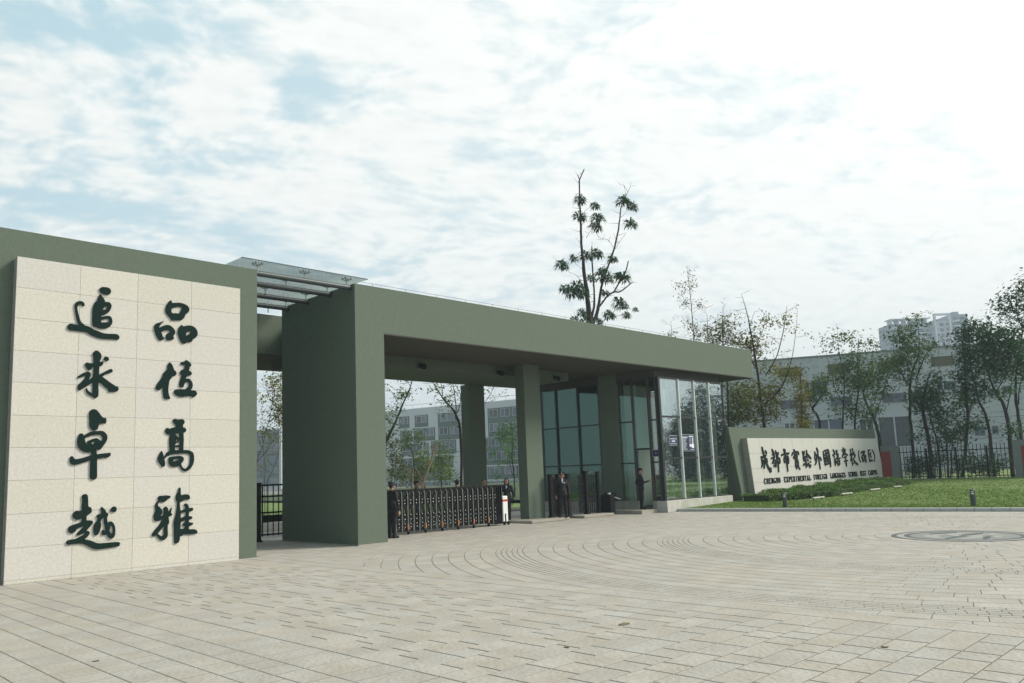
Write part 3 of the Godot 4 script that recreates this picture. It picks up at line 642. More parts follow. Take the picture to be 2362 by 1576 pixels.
var head_mb: MB
var hand_mb: MB
func person(label: String, at: Vector3, yaw: float, tall: float, o: Dictionary) -> Node3D:
	var root := thing("person", label, "person", at, "", yaw)
	root.scale = Vector3.ONE
	var s := tall / 1.68
	var uni: Color = o.get("uniform", Color(0.008, 0.009, 0.013))
	var cols := [uni, Color(0.42, 0.24, 0.16), Color(0.006, 0.006, 0.006), Color(0.45, 0.52, 0.68), uni * 0.8]
	var b := [
		[Vector3(-0.05, 1.0, 0), Vector3(0.05, 1.0, 0), 0.12, 0.12, 0],
		[Vector3(0, 1.0, 0), Vector3(0, 1.22, -0.005), 0.125, 0.13, 0],
		[Vector3(-0.085, 1.26, 0), Vector3(0.085, 1.26, 0), 0.105, 0.105, 0],
		[Vector3(-0.15, 1.365, -0.012), Vector3(0.15, 1.365, -0.012), 0.058, 0.058, 0],
		[Vector3(0, 1.38, -0.005), Vector3(0, 1.43, 0), 0.066, 0.058, 0],
		[Vector3(0, 1.42, 0), Vector3(0, 1.5, 0.01), 0.05, 0.047, 1],
		[Vector3(-0.07, 0.87, 0), Vector3(0.07, 0.87, 0), 0.118, 0.118, 0],
	]
	if o.get("shirt", false): b.append([Vector3(0, 1.42, 0.052), Vector3(0, 1.30, 0.098), 0.028, 0.012, 3])
	var st: float = o.get("stance", 0.1)
	for sd in [-1.0, 1.0]:
		var dz: float = o.get("step", 0.0) * sd
		b.append([Vector3(0.085 * sd, 0.86, 0), Vector3(0.09 * sd + (st - 0.1) * 0.5 * sd, 0.48, 0.012 + dz * 0.5), 0.093, 0.066, 4])
		b.append([Vector3(0.09 * sd + (st - 0.1) * 0.5 * sd, 0.48, 0.012 + dz * 0.5), Vector3(st * sd, 0.09, -0.015 + dz), 0.066, 0.055, 4])
		b.append([Vector3(st * sd, 0.045, -0.04 + dz), Vector3((st + 0.018) * sd, 0.036, 0.15 + dz), 0.045, 0.034, 2])
	var hands := []
	for sd in 2:
		var q: Array = o.get("arms", [[Vector3(-0.245, 1.08, -0.03), Vector3(-0.25, 0.84, 0.04)], [Vector3(0.245, 1.08, -0.03), Vector3(0.25, 0.84, 0.04)]])[sd]
		var sh := Vector3(-0.185 if sd == 0 else 0.185, 1.345, -0.012)
		b.append([sh, q[0], 0.057, 0.046, 0])
		b.append([q[0], q[1], 0.046, 0.034, 0])
		hands.append(q)
	var mb := MB.new()
	skin(mb, b, 0.016, 0.035, cols)
	var hy: float = o.get("head", 0.0)
	mb.add(head_mb, Transform3D(Basis(Vector3.UP, hy), Vector3(0, 1.578, 0.012)))
	for sd in 2:
		var dir: Vector3 = (hands[sd][1] - hands[sd][0]).normalized()
		var y := -dir
		var z := Vector3(0, 0, 1) if absf(y.z) < 0.8 else Vector3(0, 1, 0)
		var x := y.cross(z).normalized()
		z = x.cross(y)
		if sd == 1: x = -x
		mb.add(hand_mb, Transform3D(Basis(x, y, z), hands[sd][1] + dir * 0.012))
	for k in mb.v.size(): mb.v[k] *= s
	put(root, "body", mb, M.person)
	var hb := Basis(Vector3.UP, hy)
	var hc := Vector3(0, 1.578, 0.012)
	if o.get("cap", "") == "peaked":
		var c := MB.new()
		c.lathe([Vector2(0.0925, 0.03), Vector2(0.095, 0.062), Vector2(0.128, 0.095), Vector2(0.125, 0.108), Vector2(0.06, 0.118), Vector2(0.0, 0.12)], hc, 20, hb * Basis(Vector3.RIGHT, -0.12))
		for k in 10:
			var a0 := PI * (0.16 + 0.68 * k / 10.0)
			var a1 := PI * (0.16 + 0.68 * (k + 1) / 10.0)
			var P := func(a: float, r: float, y: float) -> Vector3: return hc + hb * Vector3(cos(a) * r * 0.9, y, sin(a) * r)
			c.quad(P.call(a0, 0.09, 0.042), P.call(a1, 0.09, 0.042), P.call(a1, 0.15, 0.024), P.call(a0, 0.15, 0.024))
			c.quad(P.call(a1, 0.09, 0.036), P.call(a0, 0.09, 0.036), P.call(a0, 0.15, 0.018), P.call(a1, 0.15, 0.018))
			c.quad(P.call(a1, 0.15, 0.018), P.call(a0, 0.15, 0.018), P.call(a0, 0.15, 0.024), P.call(a1, 0.15, 0.024))
		for k in c.v.size(): c.v[k] *= s
		put(root, "cap", c, M.cap_cloth)
		if o.get("emblem", false):
			var e := MB.new()
			e.box((hc + hb * Vector3(0, 0.078, 0.115)) * s, Vector3(0.03, 0.03, 0.012) * s, hb)
			put(root, "cap_badge", e, M.badge)
	if o.get("cap", "") == "soft":
		var c := MB.new()
		c.lathe([Vector2(0.15, 0.022), Vector2(0.152, 0.03), Vector2(0.098, 0.052), Vector2(0.102, 0.095), Vector2(0.075, 0.118), Vector2(0.0, 0.122)], hc, 20, hb * Basis(Vector3.FORWARD, 0.1))
		for k in c.v.size(): c.v[k] *= s
		put(root, "cap", c, M.cap_cloth)
	var hr: Array = []
	if o.get("hair", "") == "short" or o.get("cap", "") != "":
		hr = [[Vector3(0, 0.05, -0.03), Vector3(0, 0.045, -0.002), 0.085, 0.08, 0], [Vector3(0, 0.0, -0.045), Vector3(0, -0.03, -0.045), 0.07, 0.05, 0]]
	if o.get("hair", "") == "long":
		hr = [[Vector3(0, 0.05, -0.03), Vector3(0, 0.045, 0.0), 0.088, 0.084, 0], [Vector3(0, 0.0, -0.05), Vector3(0, -0.22, -0.085), 0.08, 0.06, 0],
			[Vector3(-0.075, 0.02, 0.0), Vector3(-0.085, -0.17, -0.01), 0.032, 0.026, 0], [Vector3(0.075, 0.02, 0.0), Vector3(0.085, -0.17, -0.01), 0.032, 0.026, 0]]
	if hr.size():
		var h := MB.new()
		skin(h, hr, 0.012, 0.02, [Color.WHITE])
		for k in h.v.size():
			h.v[k] = (hb * h.v[k] + hc) * s
			h.n[k] = hb * h.n[k]
		put(root, "hair", h, M.hair)
	if o.get("badge", false):
		var e := MB.new()
		e.box(Vector3(0.08, 1.29, 0.108) * s, Vector3(0.06, 0.028, 0.01) * s, Basis(Vector3.UP, 0.25))
		put(root, "name_badge", e, M.badge)
	return root

# ---------------------------------------------------------------- trees
const TONES := {"olive": Color(0.11, 0.135, 0.045), "yellow": Color(0.19, 0.19, 0.045), "gold": Color(0.22, 0.20, 0.045), "green": Color(0.095, 0.16, 0.06),
	"dark": Color(0.05, 0.11, 0.048), "lime": Color(0.13, 0.19, 0.055), "bright": Color(0.085, 0.19, 0.05)}
func leaf_at(mb: MB, p: Vector3, L: float, base: Color) -> void:
	var a := rng.randf() * TAU
	var dip := rng.randf_range(-1.0, 0.35)
	var d := Vector3(cos(a) * cos(dip), sin(dip), sin(a) * cos(dip))
	var sd := d.cross(Vector3(rng.randf() - 0.5, rng.randf() + 0.2, rng.randf() - 0.5)).normalized()
	var l := L * rng.randf_range(0.6, 1.25)
	var t := rng.randf_range(0.65, 1.35)
	mb.col = Color(base.r * t * rng.randf_range(0.85, 1.25), base.g * t, base.b * t)
	var fold := d.cross(sd) * l * 0.08
	mb.tri(p, p + d * l * 0.45 + sd * l * 0.23 + fold, p + d * l)
	mb.tri(p, p + d * l, p + d * l * 0.45 - sd * l * 0.23 + fold)

func foliage(mb: MB, ce: Vector3, rx: float, ry: float, dens: float, L: float, base: Color) -> void:
	var count := int(dens * (6.5 if dens < 0.6 else 5.2) * PI * rx * ry / (0.225 * L * L))
	var clumps := maxi(2, int(count / 14.0))
	for k in clumps:
		var q := Vector3(rng.randfn(0, 0.5), rng.randfn(0, 0.5), rng.randfn(0, 0.5))
		if q.length() > 1.15: q = q.normalized() * rng.randf_range(0.7, 1.1)
		var p := ce + Vector3(q.x * rx, q.y * ry, q.z * rx)
		var tone := base * rng.randf_range(0.75, 1.3)
		for e in 14:
			leaf_at(mb, p + Vector3(rng.randfn(0, 1), rng.randfn(0, 0.8), rng.randfn(0, 1)) * L * 1.15, L, tone)

func limbs(text: String, trunk: MB, branch: MB) -> Array:
	var ends := []
	var first := true
	for s in text.split("|"):
		var pts := []
		var rad := []
		for q in s.split(";"):
			var f := q.split_floats(",")
			pts.append(Vector3(f[0], f[1], f[2])); rad.append(f[3])
		var fine := []
		var fr := []
		for k in pts.size() - 1:
			for t in 3:
				var u := t / 3.0
				fine.append(pts[k].cubic_interpolate(pts[k + 1], pts[maxi(k - 1, 0)], pts[mini(k + 2, pts.size() - 1)], u) + Vector3(rng.randfn(0, 1), 0, rng.randfn(0, 1)) * rad[k] * 0.12 * minf(t, 1))
				fr.append(lerpf(rad[k], rad[k + 1], u) * rng.randf_range(0.94, 1.06))
		fine.append(pts[-1]); fr.append(rad[-1])
		for k in fr.size(): fr[k] *= 0.72
		(trunk if first else branch).tube(fine, fr, 8 if first else 6)
		first = false
		# twigs
		for k in range(2, fine.size()):
			if fr[k] < 0.12 and rng.randf() < 0.8:
				var d := Vector3(rng.randfn(0, 1), rng.randf_range(-0.1, 1.1), rng.randfn(0, 1)).normalized()
				var l := rng.randf_range(0.3, 0.9)
				var e: Vector3 = fine[k] + d * l
				branch.tube([fine[k], fine[k] + d * l * 0.5 + Vector3(0, -0.03, 0), e], [minf(fr[k] * 0.5, 0.02), 0.01, 0.005], 4)
				ends.append(e)
	return ends

const TREES := [
	["tall_tree", "very thin tall tree rising like a mast above the right half of the gate lintel", Vector3(50, 4.68, -30.26), "olive", 0.13, "0,0,0,0.078;0,5.81,0.46,0.055;0,7.09,0.47,0.047;0,9.11,0.45,0.032;0,10.51,0.38,0.024;0,11.59,0.33,0.008|0,9.6,0.45,0.016;-0.21,10.15,-0.02,0.012;-0.42,10.43,-0.33,0.008|0,8.23,0.43,0.016;-0.42,8.77,0.28,0.016;-0.84,9.61,0.24,0.012|0,8.05,0.55,0.016;0.18,8.3,1.04,0.012;0.36,8.32,1.56,0.008|0,6.7,0.4,0.024;-0.51,7.37,0.4,0.016;-1.03,7,0.34,0.008",
		"0.06,8.79,0.07,0.28,0.32,0.3;-0.24,9.49,0.04,0.14,0.32,0.4;-0.8,10.04,0.16,0.24,0.14,0.4;0.01,8.6,1.08,0.2,0.32,0.35;-0.83,9.88,0.93,0.27,0.47,0.3;-0.12,11.14,0.46,0.08,0.4,0.3;-0.77,6.97,0.71,0.31,0.47,0.25"],
	["sapling_tree", "cluster-stemmed sapling with sparse leaves just behind the right end of the lintel", Vector3(49, 4.55, -28.59), "olive", 0.15, "0,0,0,0.061;0,5.69,0.46,0.038;0,7.61,0.57,0.015|0,-0.07,1,0.067;-0.49,5.29,1.88,0.045;-0.98,6.91,2.25,0.022|0,5.37,1.61,0.023;-0.09,5.81,2.2,0.015;-0.18,7.36,2.86,0.008|0,6.07,0.49,0.015;0.39,6.71,-0.39,0.012;0.78,7.35,-0.66,0.008|0,6.66,1.68,0.015;-0.9,7.15,1.78,0.008|0,0.19,-2.8,0.039;-0.33,6.43,-2.15,0.024;-0.66,7.57,-1.99,0.008",
		"0.23,6.53,-0.3,0.43,0.62,0.3;0.81,6.84,0.08,0.27,0.93,0.3;0.14,6.53,1.63,0.68,0.83,0.3;-0.19,5.79,1.25,0.9,0.3,0.45;0.86,7.07,-2.92,0.23,0.4,0.3;-0.82,6.69,2.83,0.37,0.51,0.2;0.65,5.75,2.03,0.53,0.45,0.4"],
	["yellowing_tree", "large yellowing tree with long bare upper branches beside the lintel end", Vector3(47, 0.55, -23.72), "yellow", 0.17, "0,0,0,0.132;0,3.54,0.21,0.124;0,5.38,0.1,0.108;0,7.24,0.04,0.101;0,8.61,-0.07,0.084;0,10.01,-0.22,0.059;0,11.16,-0.38,0.034;0,12.16,-0.61,0.013|0,4.94,0.33,0.083;-0.1,5.37,1.03,0.074;-0.2,6.04,1.74,0.065;-0.3,6.8,2.19,0.04;-0.4,8.03,2.68,0.024;-0.5,10.23,3.17,0.008|0,6.76,0.58,0.066;-0.21,7.56,1.36,0.049;-0.43,8.47,1.89,0.041;-0.64,9.53,2.34,0.032;-0.85,10.68,2.71,0.012|0,7.24,0.04,0.059;-0.31,8.59,-0.73,0.034;-0.61,9.7,-1.4,0.026;-0.92,11.32,-1.47,0.009|0,8.61,-0.07,0.034;-0.23,9.34,0.65,0.025;-0.46,10.4,1.21,0.012|0,10.01,-0.22,0.025;0.76,11.03,-0.16,0.013|0,6.22,0.09,0.042;-0.38,6.7,-0.66,0.034;-0.77,6.31,-1.13,0.017",
		"0.15,9.51,-0.25,0.68,1.02,0.22;0.25,8.64,-0.1,0.59,0.93,0.4;-0.23,8.85,-0.65,0.76,0.51,0.28;0.09,10.16,1.01,0.58,0.67,0.12;-0.79,9.49,2.49,0.44,0.97,0.1;-0.79,5.53,-0.1,1.4,0.99,0.55;-0.53,4.33,-0.51,1.41,0.75,0.6;0.32,5.91,0.87,0.75,0.99,0.4;-0.13,4.63,1.07,0.57,0.57,0.5;-0.33,6.65,2.02,0.73,0.49,0.45;0.15,7.17,0.71,0.83,0.5,0.3;-0.08,9.51,2.83,0.16,0.81,0.1"],
	["dark_trunk_tree", "reddish dark trunked tree squeezed between the glass booth and the yellowing tree", Vector3(44, 0.55, -24.52), "olive", 0.15, "0,0,0,0.096;0,4.51,0.3,0.088;0,5.71,0.35,0.081;0,6.93,0.41,0.057;0,8.58,0.28,0.032;0,10.63,0.4,0.012|0,5.71,0.35,0.04;-0.48,6.28,0.09,0.024|0,5.15,0.33,0.04;0.35,5.68,0.82,0.032;0.71,6.07,1.18,0.016",
		"0.36,6.21,-0.3,0.53,0.41,0.4;-0.46,5.21,1.22,0.63,0.87,0.55;0.13,9.26,0.26,0.49,1.14,0.15;0.05,4.16,-0.38,0.49,0.73,0.5;0.68,4.04,0.24,0.49,0.73,0.5"],
	["columnar_shrub", "narrow golden columnar shrub rising behind the sign wall", Vector3(46, 0.55, -20.85), "gold", 0.12, "0,0,0,0.078;0,3.88,0.24,0.07;0,6.63,0.36,0.024",
		"0.41,6.21,0.07,0.25,0.64,0.75;-0.38,5.1,0.47,0.33,0.86,0.85;0.86,4.08,-0.09,0.41,0.72,0.9;-0.69,3.37,0.62,0.45,0.46,0.9"],
	["crooked_tree", "small crooked tree with a bent dark trunk right of the golden columnar shrub", Vector3(48, 0.55, -20.61), "green", 0.15, "0,0,0,0.112;0,3.27,0.15,0.104;0,4,0.06,0.097;0,4.47,-0.19,0.089;0,4.88,0.14,0.073;0,5.48,0.64,0.056;0,6.03,0.81,0.024|0,4.47,-0.19,0.057;-0.2,4.68,-0.22,0.048|0,4.88,0.14,0.04;0.62,5.37,-0.42,0.025",
		"-0.63,5.4,0.37,0.76,0.56,0.5;-0.02,5.97,0.57,0.48,0.4,0.5;-0.83,5.18,0.04,0.32,0.32,0.5;0.3,7.21,-0.03,0.33,0.33,0.12;0.48,5.27,0.54,0.32,0.32,0.4"],
	["feathery_tree", "twin stemmed feathery tree with airy crown above the middle of the sign wall", Vector3(50, 0.55, -20.15), "green", 0.17, "0,0,0,0.09;0,3.26,0.24,0.074;0,4.73,0.42,0.057;0,6.36,0.61,0.041;0,8.05,0.44,0.025;0,9.3,0.48,0.008|0,0,0.72,0.097;0.04,3.22,0.95,0.081;0.07,4.42,1.13,0.073;0.11,5.87,1.41,0.057;0.14,7.1,1.43,0.033;0.18,8.73,1.65,0.012|0,3.86,1.02,0.049;0.23,4.48,0.51,0.041;0.45,5.63,-0.13,0.033;0.68,6.94,-0.44,0.017;0.9,8.72,-0.79,0.009|0,5.46,1.33,0.032;-0.22,6.58,2.15,0.024;-0.45,8.26,2.78,0.008|0,6.36,0.61,0.025;0.23,7.57,1.04,0.016;0.47,9.24,1.18,0.008",
		"0.17,8.85,0.78,1.16,0.58,0.16;0.14,8.65,-0.14,0.67,0.5,0.16;-0.08,7.11,1.2,1.06,0.9,0.33;0.61,8.17,1.75,0.9,0.66,0.2;0.8,6.48,-0.03,0.92,0.76,0.38;-0.05,5.86,1.39,0.97,0.89,0.45;0.3,4.29,0.79,1.06,0.66,0.38;-0.79,6.75,2.45,0.63,0.71,0.35;0.36,3.83,1.59,0.65,0.49,0.4"],
	["leaning_tree", "tree with a thick trunk leaning left behind the right end of the sign wall", Vector3(52.5, 0.55, -18.81), "green", 0.17, "0,0,0,0.166;0,2.22,0.1,0.15;0,3.48,-0.02,0.125;0,4.33,-0.26,0.109;0,5.12,-0.55,0.093;0,5.63,-0.54,0.059;0,6.35,-0.07,0.034|0,3.65,-0.08,0.05;0.12,4.48,0.12,0.042;0.24,5.29,0.47,0.033;0.35,6.77,0.9,0.017|0,4.94,-0.45,0.042;0.59,6.13,-0.89,0.026;1.18,7.03,-0.86,0.009",
		"0.58,6.06,-0.31,0.77,0.68,0.4;-0.39,6.96,1.01,0.91,0.74,0.45;-0.21,5.92,0.69,0.66,0.58,0.38;0.3,4.74,0.08,0.51,0.51,0.3;-0.86,6.56,-0.13,0.5,0.5,0.3"],
	["tall_crown_tree", "tall straight tree with high thin crown in front of the far tower block", Vector3(54, 0.55, -17.45), "green", 0.18, "0,0,0,0.149;0,2.56,0.16,0.133;0,4.23,0.21,0.117;0,5.81,0.36,0.101;0,6.88,0.66,0.075;0,7.67,1.05,0.05;0,9.18,1.2,0.025;0,10.3,1.08,0.008|0,5.81,0.36,0.067;-0.03,6.53,0.01,0.051;-0.06,7.51,-0.37,0.034;-0.09,8.97,-0.29,0.013|0,6.19,0.75,0.067;-0.27,7.2,1.32,0.05;-0.53,7.86,1.85,0.033;-0.8,8.15,2.55,0.008|0,6.88,0.66,0.033;-0.46,7.88,0.52,0.025;-0.92,9.18,0.56,0.008",
		"-0.79,8.89,0.34,0.67,0.67,0.4;0.48,9.71,0.31,0.77,0.51,0.22;-0.67,9.41,1.43,0.66,0.74,0.2;-0.45,8.18,0.78,1.25,1,0.38;-0.2,7.37,-0.01,0.93,0.76,0.42;0.67,8.2,1.36,0.67,0.5,0.25;-0.75,6.51,0.56,0.75,0.58,0.35;-0.09,5.03,0.59,0.58,0.5,0.4;0.09,8.3,2.08,0.41,0.33,0.25"],
	["dense_tree", "dense dark rounded tree with forked trunk behind the left part of the fence", Vector3(53, 0.55, -16.08), "dark", 0.18, "0,0,0,0.177;0,2.08,0.04,0.161;0,3.71,-0.09,0.138;0,4.52,-0.09,0.098;0,5.71,0.26,0.065;0,6.5,0.56,0.024|0,0,0.44,0.088;0.31,2.14,0.4,0.081;0.61,3.3,0.13,0.073;0.92,4.3,-0.01,0.049|0,4.11,-0.05,0.057;0.77,4.91,0.39,0.041",
		"0.66,5.36,0.02,0.9,0.74,0.85;-0.4,5.94,0.99,0.48,0.56,0.6;-0.15,4.6,-0.11,0.73,0.57,0.8;-0.25,4.61,0.67,0.56,0.72,0.8;0.69,4.12,0.11,0.57,0.41,0.7"],
	["understory_tree", "low bushy dark tree growing between taller trunks at the fence", Vector3(53.5, 0.55, -15.35), "dark", 0.17, "0,0,0,0.072;0,1.64,0.12,0.064;0,2.84,0.13,0.048;0,3.65,0.14,0.024|0,0,0.14,0.064;0.55,1.79,0.23,0.048;1.1,2.84,0.33,0.024",
		"-0.63,3.23,0.2,0.64,0.8,0.6;-0.58,2.57,0.56,0.63,0.63,0.65;-0.48,2.68,-1.23,0.41,0.57,0.45;-0.48,3.81,0.94,0.55,0.47,0.6;-0.03,2.15,-0.38,0.49,0.4,0.5"],
	["slender_dark_tree", "slender dark tree with tall crown overlapping the right side of the tower block", Vector3(54.5, 0.55, -14.84), "dark", 0.18, "0,0,0,0.145;0,2,0.38,0.137;0,3.59,0.65,0.121;0,4.8,0.7,0.097;0,6.42,0.79,0.065;0,8.06,0.81,0.033;0,9.29,0.87,0.016|0,3.59,0.65,0.064;0.11,4.38,0.91,0.048;0.21,5.17,1.18,0.024|0,6.01,0.79,0.04;-0.28,6.84,0.55,0.024;-0.57,7.88,0.59,0.008",
		"-0.89,7.29,1.12,0.56,0.72,0.65;-0.15,8.53,0.9,0.57,0.65,0.4;-0.24,6,0.74,0.65,0.97,0.8;0.12,5.1,0.99,0.73,0.65,0.75;0.82,4.88,0.19,0.49,0.74,0.75;0.34,8.94,0.66,0.33,0.74,0.2;0.03,2.89,0.28,0.81,0.57,0.6;0.21,3.25,0.99,0.64,0.48,0.5"],
	["curved_tree", "tree with a curved trunk bending left under a layered dark crown", Vector3(55, 0.55, -13.27), "dark", 0.19, "0,0,0,0.143;0,1.62,-0.01,0.135;0,2.73,0,0.12;0,3.78,-0.1,0.112;-0,4.61,-0.37,0.089;0,5.6,-0.45,0.057;0,6.76,-0.58,0.041;-0,8.07,-0.52,0.024|-0,4.61,-0.37,0.04;0.21,5.56,-0.04,0.032;0.42,6.78,0.1,0.016|0,5.6,-0.45,0.032;-1.07,5.95,-0.53,0.016",
		"0.72,9.25,-0.15,0.91,0.41,0.75;0.5,8.77,-0.43,0.82,0.58,0.75;0.67,7.91,-0.13,0.9,0.66,0.7;0.54,7.64,-0.7,0.66,0.49,0.6;-0.19,6.75,0.04,0.56,0.56,0.6;-0.18,5.39,-0.17,0.64,0.4,0.55;-0.71,8.5,0.56,0.48,0.48,0.6"],
	["sweeping_tree", "tree with a strong trunk sweeping left below broad dark foliage near the frame edge", Vector3(54, 0.55, -12.09), "dark", 0.19, "0,0,0,0.169;-0,1.57,0.03,0.162;0,3.03,0.08,0.139;0,4.12,-0.04,0.124;0,4.94,-0.36,0.102;0,5.91,-0.6,0.063;-0,6.88,-0.71,0.04;0,8.2,-0.43,0.024|0,3.8,0.06,0.054;0.16,4.95,0.35,0.039;0.32,5.73,0.46,0.016|0,4.94,-0.36,0.047;-0.53,5.7,0.25,0.039;-1.05,6.77,0.74,0.023",
		"-0.78,8.44,0.12,0.93,0.47,0.75;-0.52,7.78,0.47,1,0.7,0.8;-0.61,7.23,-0.11,0.86,0.62,0.7;-0.29,6.87,0.45,0.85,0.7,0.8;-0.81,6.08,0.22,0.77,0.54,0.75;-0.9,2.77,0.36,0.61,0.46,0.6;-0.63,5,0.26,0.46,0.38,0.5;-0.72,6.38,-0.31,0.47,0.47,0.5"],
	["tallest_tree", "tallest dark tree cut by the right frame edge with open top foliage", Vector3(56, 0.55, -11.8), "dark", 0.19, "0,0,0,0.157;0,2.02,-0.09,0.143;0,3.45,-0.11,0.119;0,4.81,-0.1,0.112;0,5.85,0.01,0.08;0,7.03,0.27,0.064;-0,8.59,0.64,0.048;0,9.6,0.47,0.032;0,11.06,0.56,0.016|0,4.24,-0.02,0.064;-0.16,5.41,0.21,0.04;-0.33,6.16,0.59,0.024|-0,8.59,0.64,0.032;-0.57,9.26,0.15,0.024;-1.14,10.03,0.02,0.016|0,9.6,0.47,0.024;0.45,10.67,0.77,0.016;0.9,11.95,0.88,0.008",
		"0.21,10.15,-0.21,0.49,0.57,0.5;-0.63,10.47,0.64,0.48,0.87,0.4;-0.45,10.73,-0.21,0.28,0.2,0.5;-0.27,9.08,0.48,0.48,0.64,0.45;-0.24,11.35,0.99,0.32,0.48,0.5;-0.68,7.9,0.51,0.63,0.63,0.75;0.63,6.3,-0.08,0.57,0.49,0.7;0.89,7.09,0.29,0.49,0.65,0.75;-0.06,9.73,1.05,0.48,1.59,0.5;-0.03,6.16,0.73,0.47,1.58,0.7"],
	["fence_shrub", "dark shrub mass behind the left half of the fence", Vector3(53, 0.55, -16.82), "dark", 0.15, "0,0,0,0.032;0,1.23,0.1,0.024;-0,1.88,0.01,0.016|0,0,0.89,0.032;-0.5,1.03,1.19,0.024;-0.99,1.65,1.47,0.016",
		"-0.72,1,-0.15,0.48,0.48,0.5;-0.28,1.05,0.47,0.56,0.48,0.55;-0.42,1.19,1.26,0.56,0.56,0.5;0.59,0.56,0.45,0.73,0.33,0.6;-0.61,0.59,0.08,0.56,0.32,0.6"],
	["fence_shrub", "dark shrub mass behind the right half of the fence", Vector3(53.2, 0.55, -13.99), "dark", 0.15, "0,0,0,0.031;0,1.12,0.03,0.023;0,1.66,-0.06,0.016|0,0,1.09,0.031;-0.57,0.92,1.37,0.023;-1.14,1.52,1.64,0.015",
		"0.81,0.82,-0.93,0.64,0.48,0.5;0.05,0.96,0.07,0.55,0.47,0.5;-0.64,0.86,0.92,0.61,0.46,0.55;0.08,0.91,1.48,0.46,0.46,0.5;-0.85,0.5,0.53,0.84,0.27,0.6"],
	["bare_limbed_tree", "tree with one dark leaning limb and leaf tufts beside the gate column", Vector3(25.13, -0.05, -34), "green", 0.15, "0,0,0,0.126;0.3,2.71,0,0.118;0.5,3.55,0,0.109;0.82,4.19,0,0.1;1.28,4.9,0,0.086;1.62,5.57,0,0.071;1.95,6.14,0,0.056;2.3,6.78,0,0.041;2.51,7.36,0,0.031|1.43,5.76,0,0.025;1.16,6.21,0.03,0.02;0.77,6.59,0.07,0.015|1.89,6.14,0,0.026;1.31,6.26,0.57,0.015;0.55,6.27,1.15,0.008|2.3,6.78,0,0.021;1.41,6.94,0.87,0.015|0.5,3.55,0,0.045;-0.08,4.66,0.24,0.039;-0.47,5.61,0.47,0.024",
		"1.8,5.76,-0.43,0.23,0.28,0.6;2.02,6.32,-0.24,0.39,0.23,0.5;1.47,6.59,-0.6,0.26,0.26,0.25;0.48,5.34,0.49,0.3,0.35,0.45;0.67,4.83,0.06,0.22,0.3,0.5;1.82,6.39,0.5,0.15,0.2,0.45;0.69,4.31,-0.31,0.3,0.3,0.45"],
	["forked_tree", "tree with a bare fork of four rising limbs seen through the gate opening", Vector3(29.98, -0.05, -33), "green", 0.14, "0,0,0,0.108;0.16,2.6,0,0.104;0.14,3.91,0,0.115;0.07,4.69,0,0.115;-0.13,5.11,0,0.105;-0.46,5.57,0,0.078;-0.86,5.87,0,0.067;-1.19,6.22,0,0.052;-1.45,6.52,0,0.041;-1.78,6.92,0,0.031;-2.03,7.42,0,0.02|-0.13,5.11,0,0.047;0.01,5.76,-0.17,0.042;0.08,6.41,-0.33,0.032;0.12,7.07,-0.5,0.027;0.22,7.64,-0.66,0.016|-1.09,6.23,0,0.031;-1.47,6.59,0.37,0.026;-1.91,7.03,0.75,0.02|-0.05,5.32,0,0.037;-0.08,5.82,0.29,0.031;-0.32,6.31,0.58,0.026;-0.85,6.67,0.87,0.021;-1.3,7.02,1.16,0.015|0.21,4.7,0,0.032;1.75,5.89,0.28,0.027;2.11,6.52,0.56,0.022;2.16,6.93,0.85,0.016|2.1,5.92,0,0.016;2.43,6.07,0.37,0.011;2.54,6.26,0.73,0.008",
		"-1.88,6.44,0.57,0.28,0.23,0.2;-0.9,5.99,0.43,0.41,0.26,0.2;-0.99,5.86,-0.49,0.1,0.1,0.3;-1.04,5.5,0.03,0.15,0.15,0.3;0.02,6.51,-0.26,0.32,0.32,0.18;-1.06,6.73,-0.85,0.26,0.21,0.16;0.7,4.82,-0.85,0.15,0.15,0.4;2.6,6.75,-0.4,0.22,0.17,0.2"],
	["young_tree", "young tree with thin dark stem and tiered foliage behind the sliding gate", Vector3(34.07, -0.05, -42), "green", 0.16, "0,0,0,0.044;0.01,1.12,0,0.044;-0.05,2.6,0,0.044;-0.13,3.54,0,0.044;-0.4,3.82,0,0.028;-0.67,4.26,0,0.017|-0.13,3.54,0,0.028;0.69,3.72,-0.29,0.023;1.23,4.13,-0.58,0.011|-0.05,2.6,0,0.022;0.05,2.92,0.46,0.011",
		"-0.76,4.43,0.82,0.6,0.33,0.4;0.56,4.8,-0.09,0.34,0.23,0.6;-1.17,4,0.79,0.33,0.27,0.45;-1.35,4.75,0.88,0.43,0.24,0.4;-0.13,4.27,0.82,0.33,0.22,0.4"],
	["pale_green_tree", "pale yellow green young tree filling the middle behind the sliding gate", Vector3(37.99, -0.05, -46), "lime", 0.16, "0,0,0,0.043;0.09,1.14,0,0.043;0.09,2.36,0,0.031;0.2,3.27,0,0.018|0.09,2.36,0,0.025;0.86,2.9,-0.32,0.012",
		"0.71,3.66,-0.5,0.5,0.44,0.45;0.2,3.04,-0.49,0.56,0.49,0.5;0.7,2.36,-0.55,0.68,0.56,0.55;-0.12,1.95,-0.53,0.68,0.49,0.5;0.64,2.89,0.22,0.37,0.43,0.4"],
	["round_young_tree", "rounded young tree just left of the far dark pillar behind the sliding gate", Vector3(34.67, -0.05, -40), "lime", 0.16, "0,0,0,0.049;0.02,1.18,0,0.043;-0.08,2.26,0,0.043;-0.2,2.96,0,0.033;-0.1,3.61,0,0.022;-0.01,4.16,0,0.011|-0.08,2.26,0,0.022;-0.4,2.71,0.96,0.016|-0.2,2.96,0,0.016;-1.24,3.21,0.82,0.011",
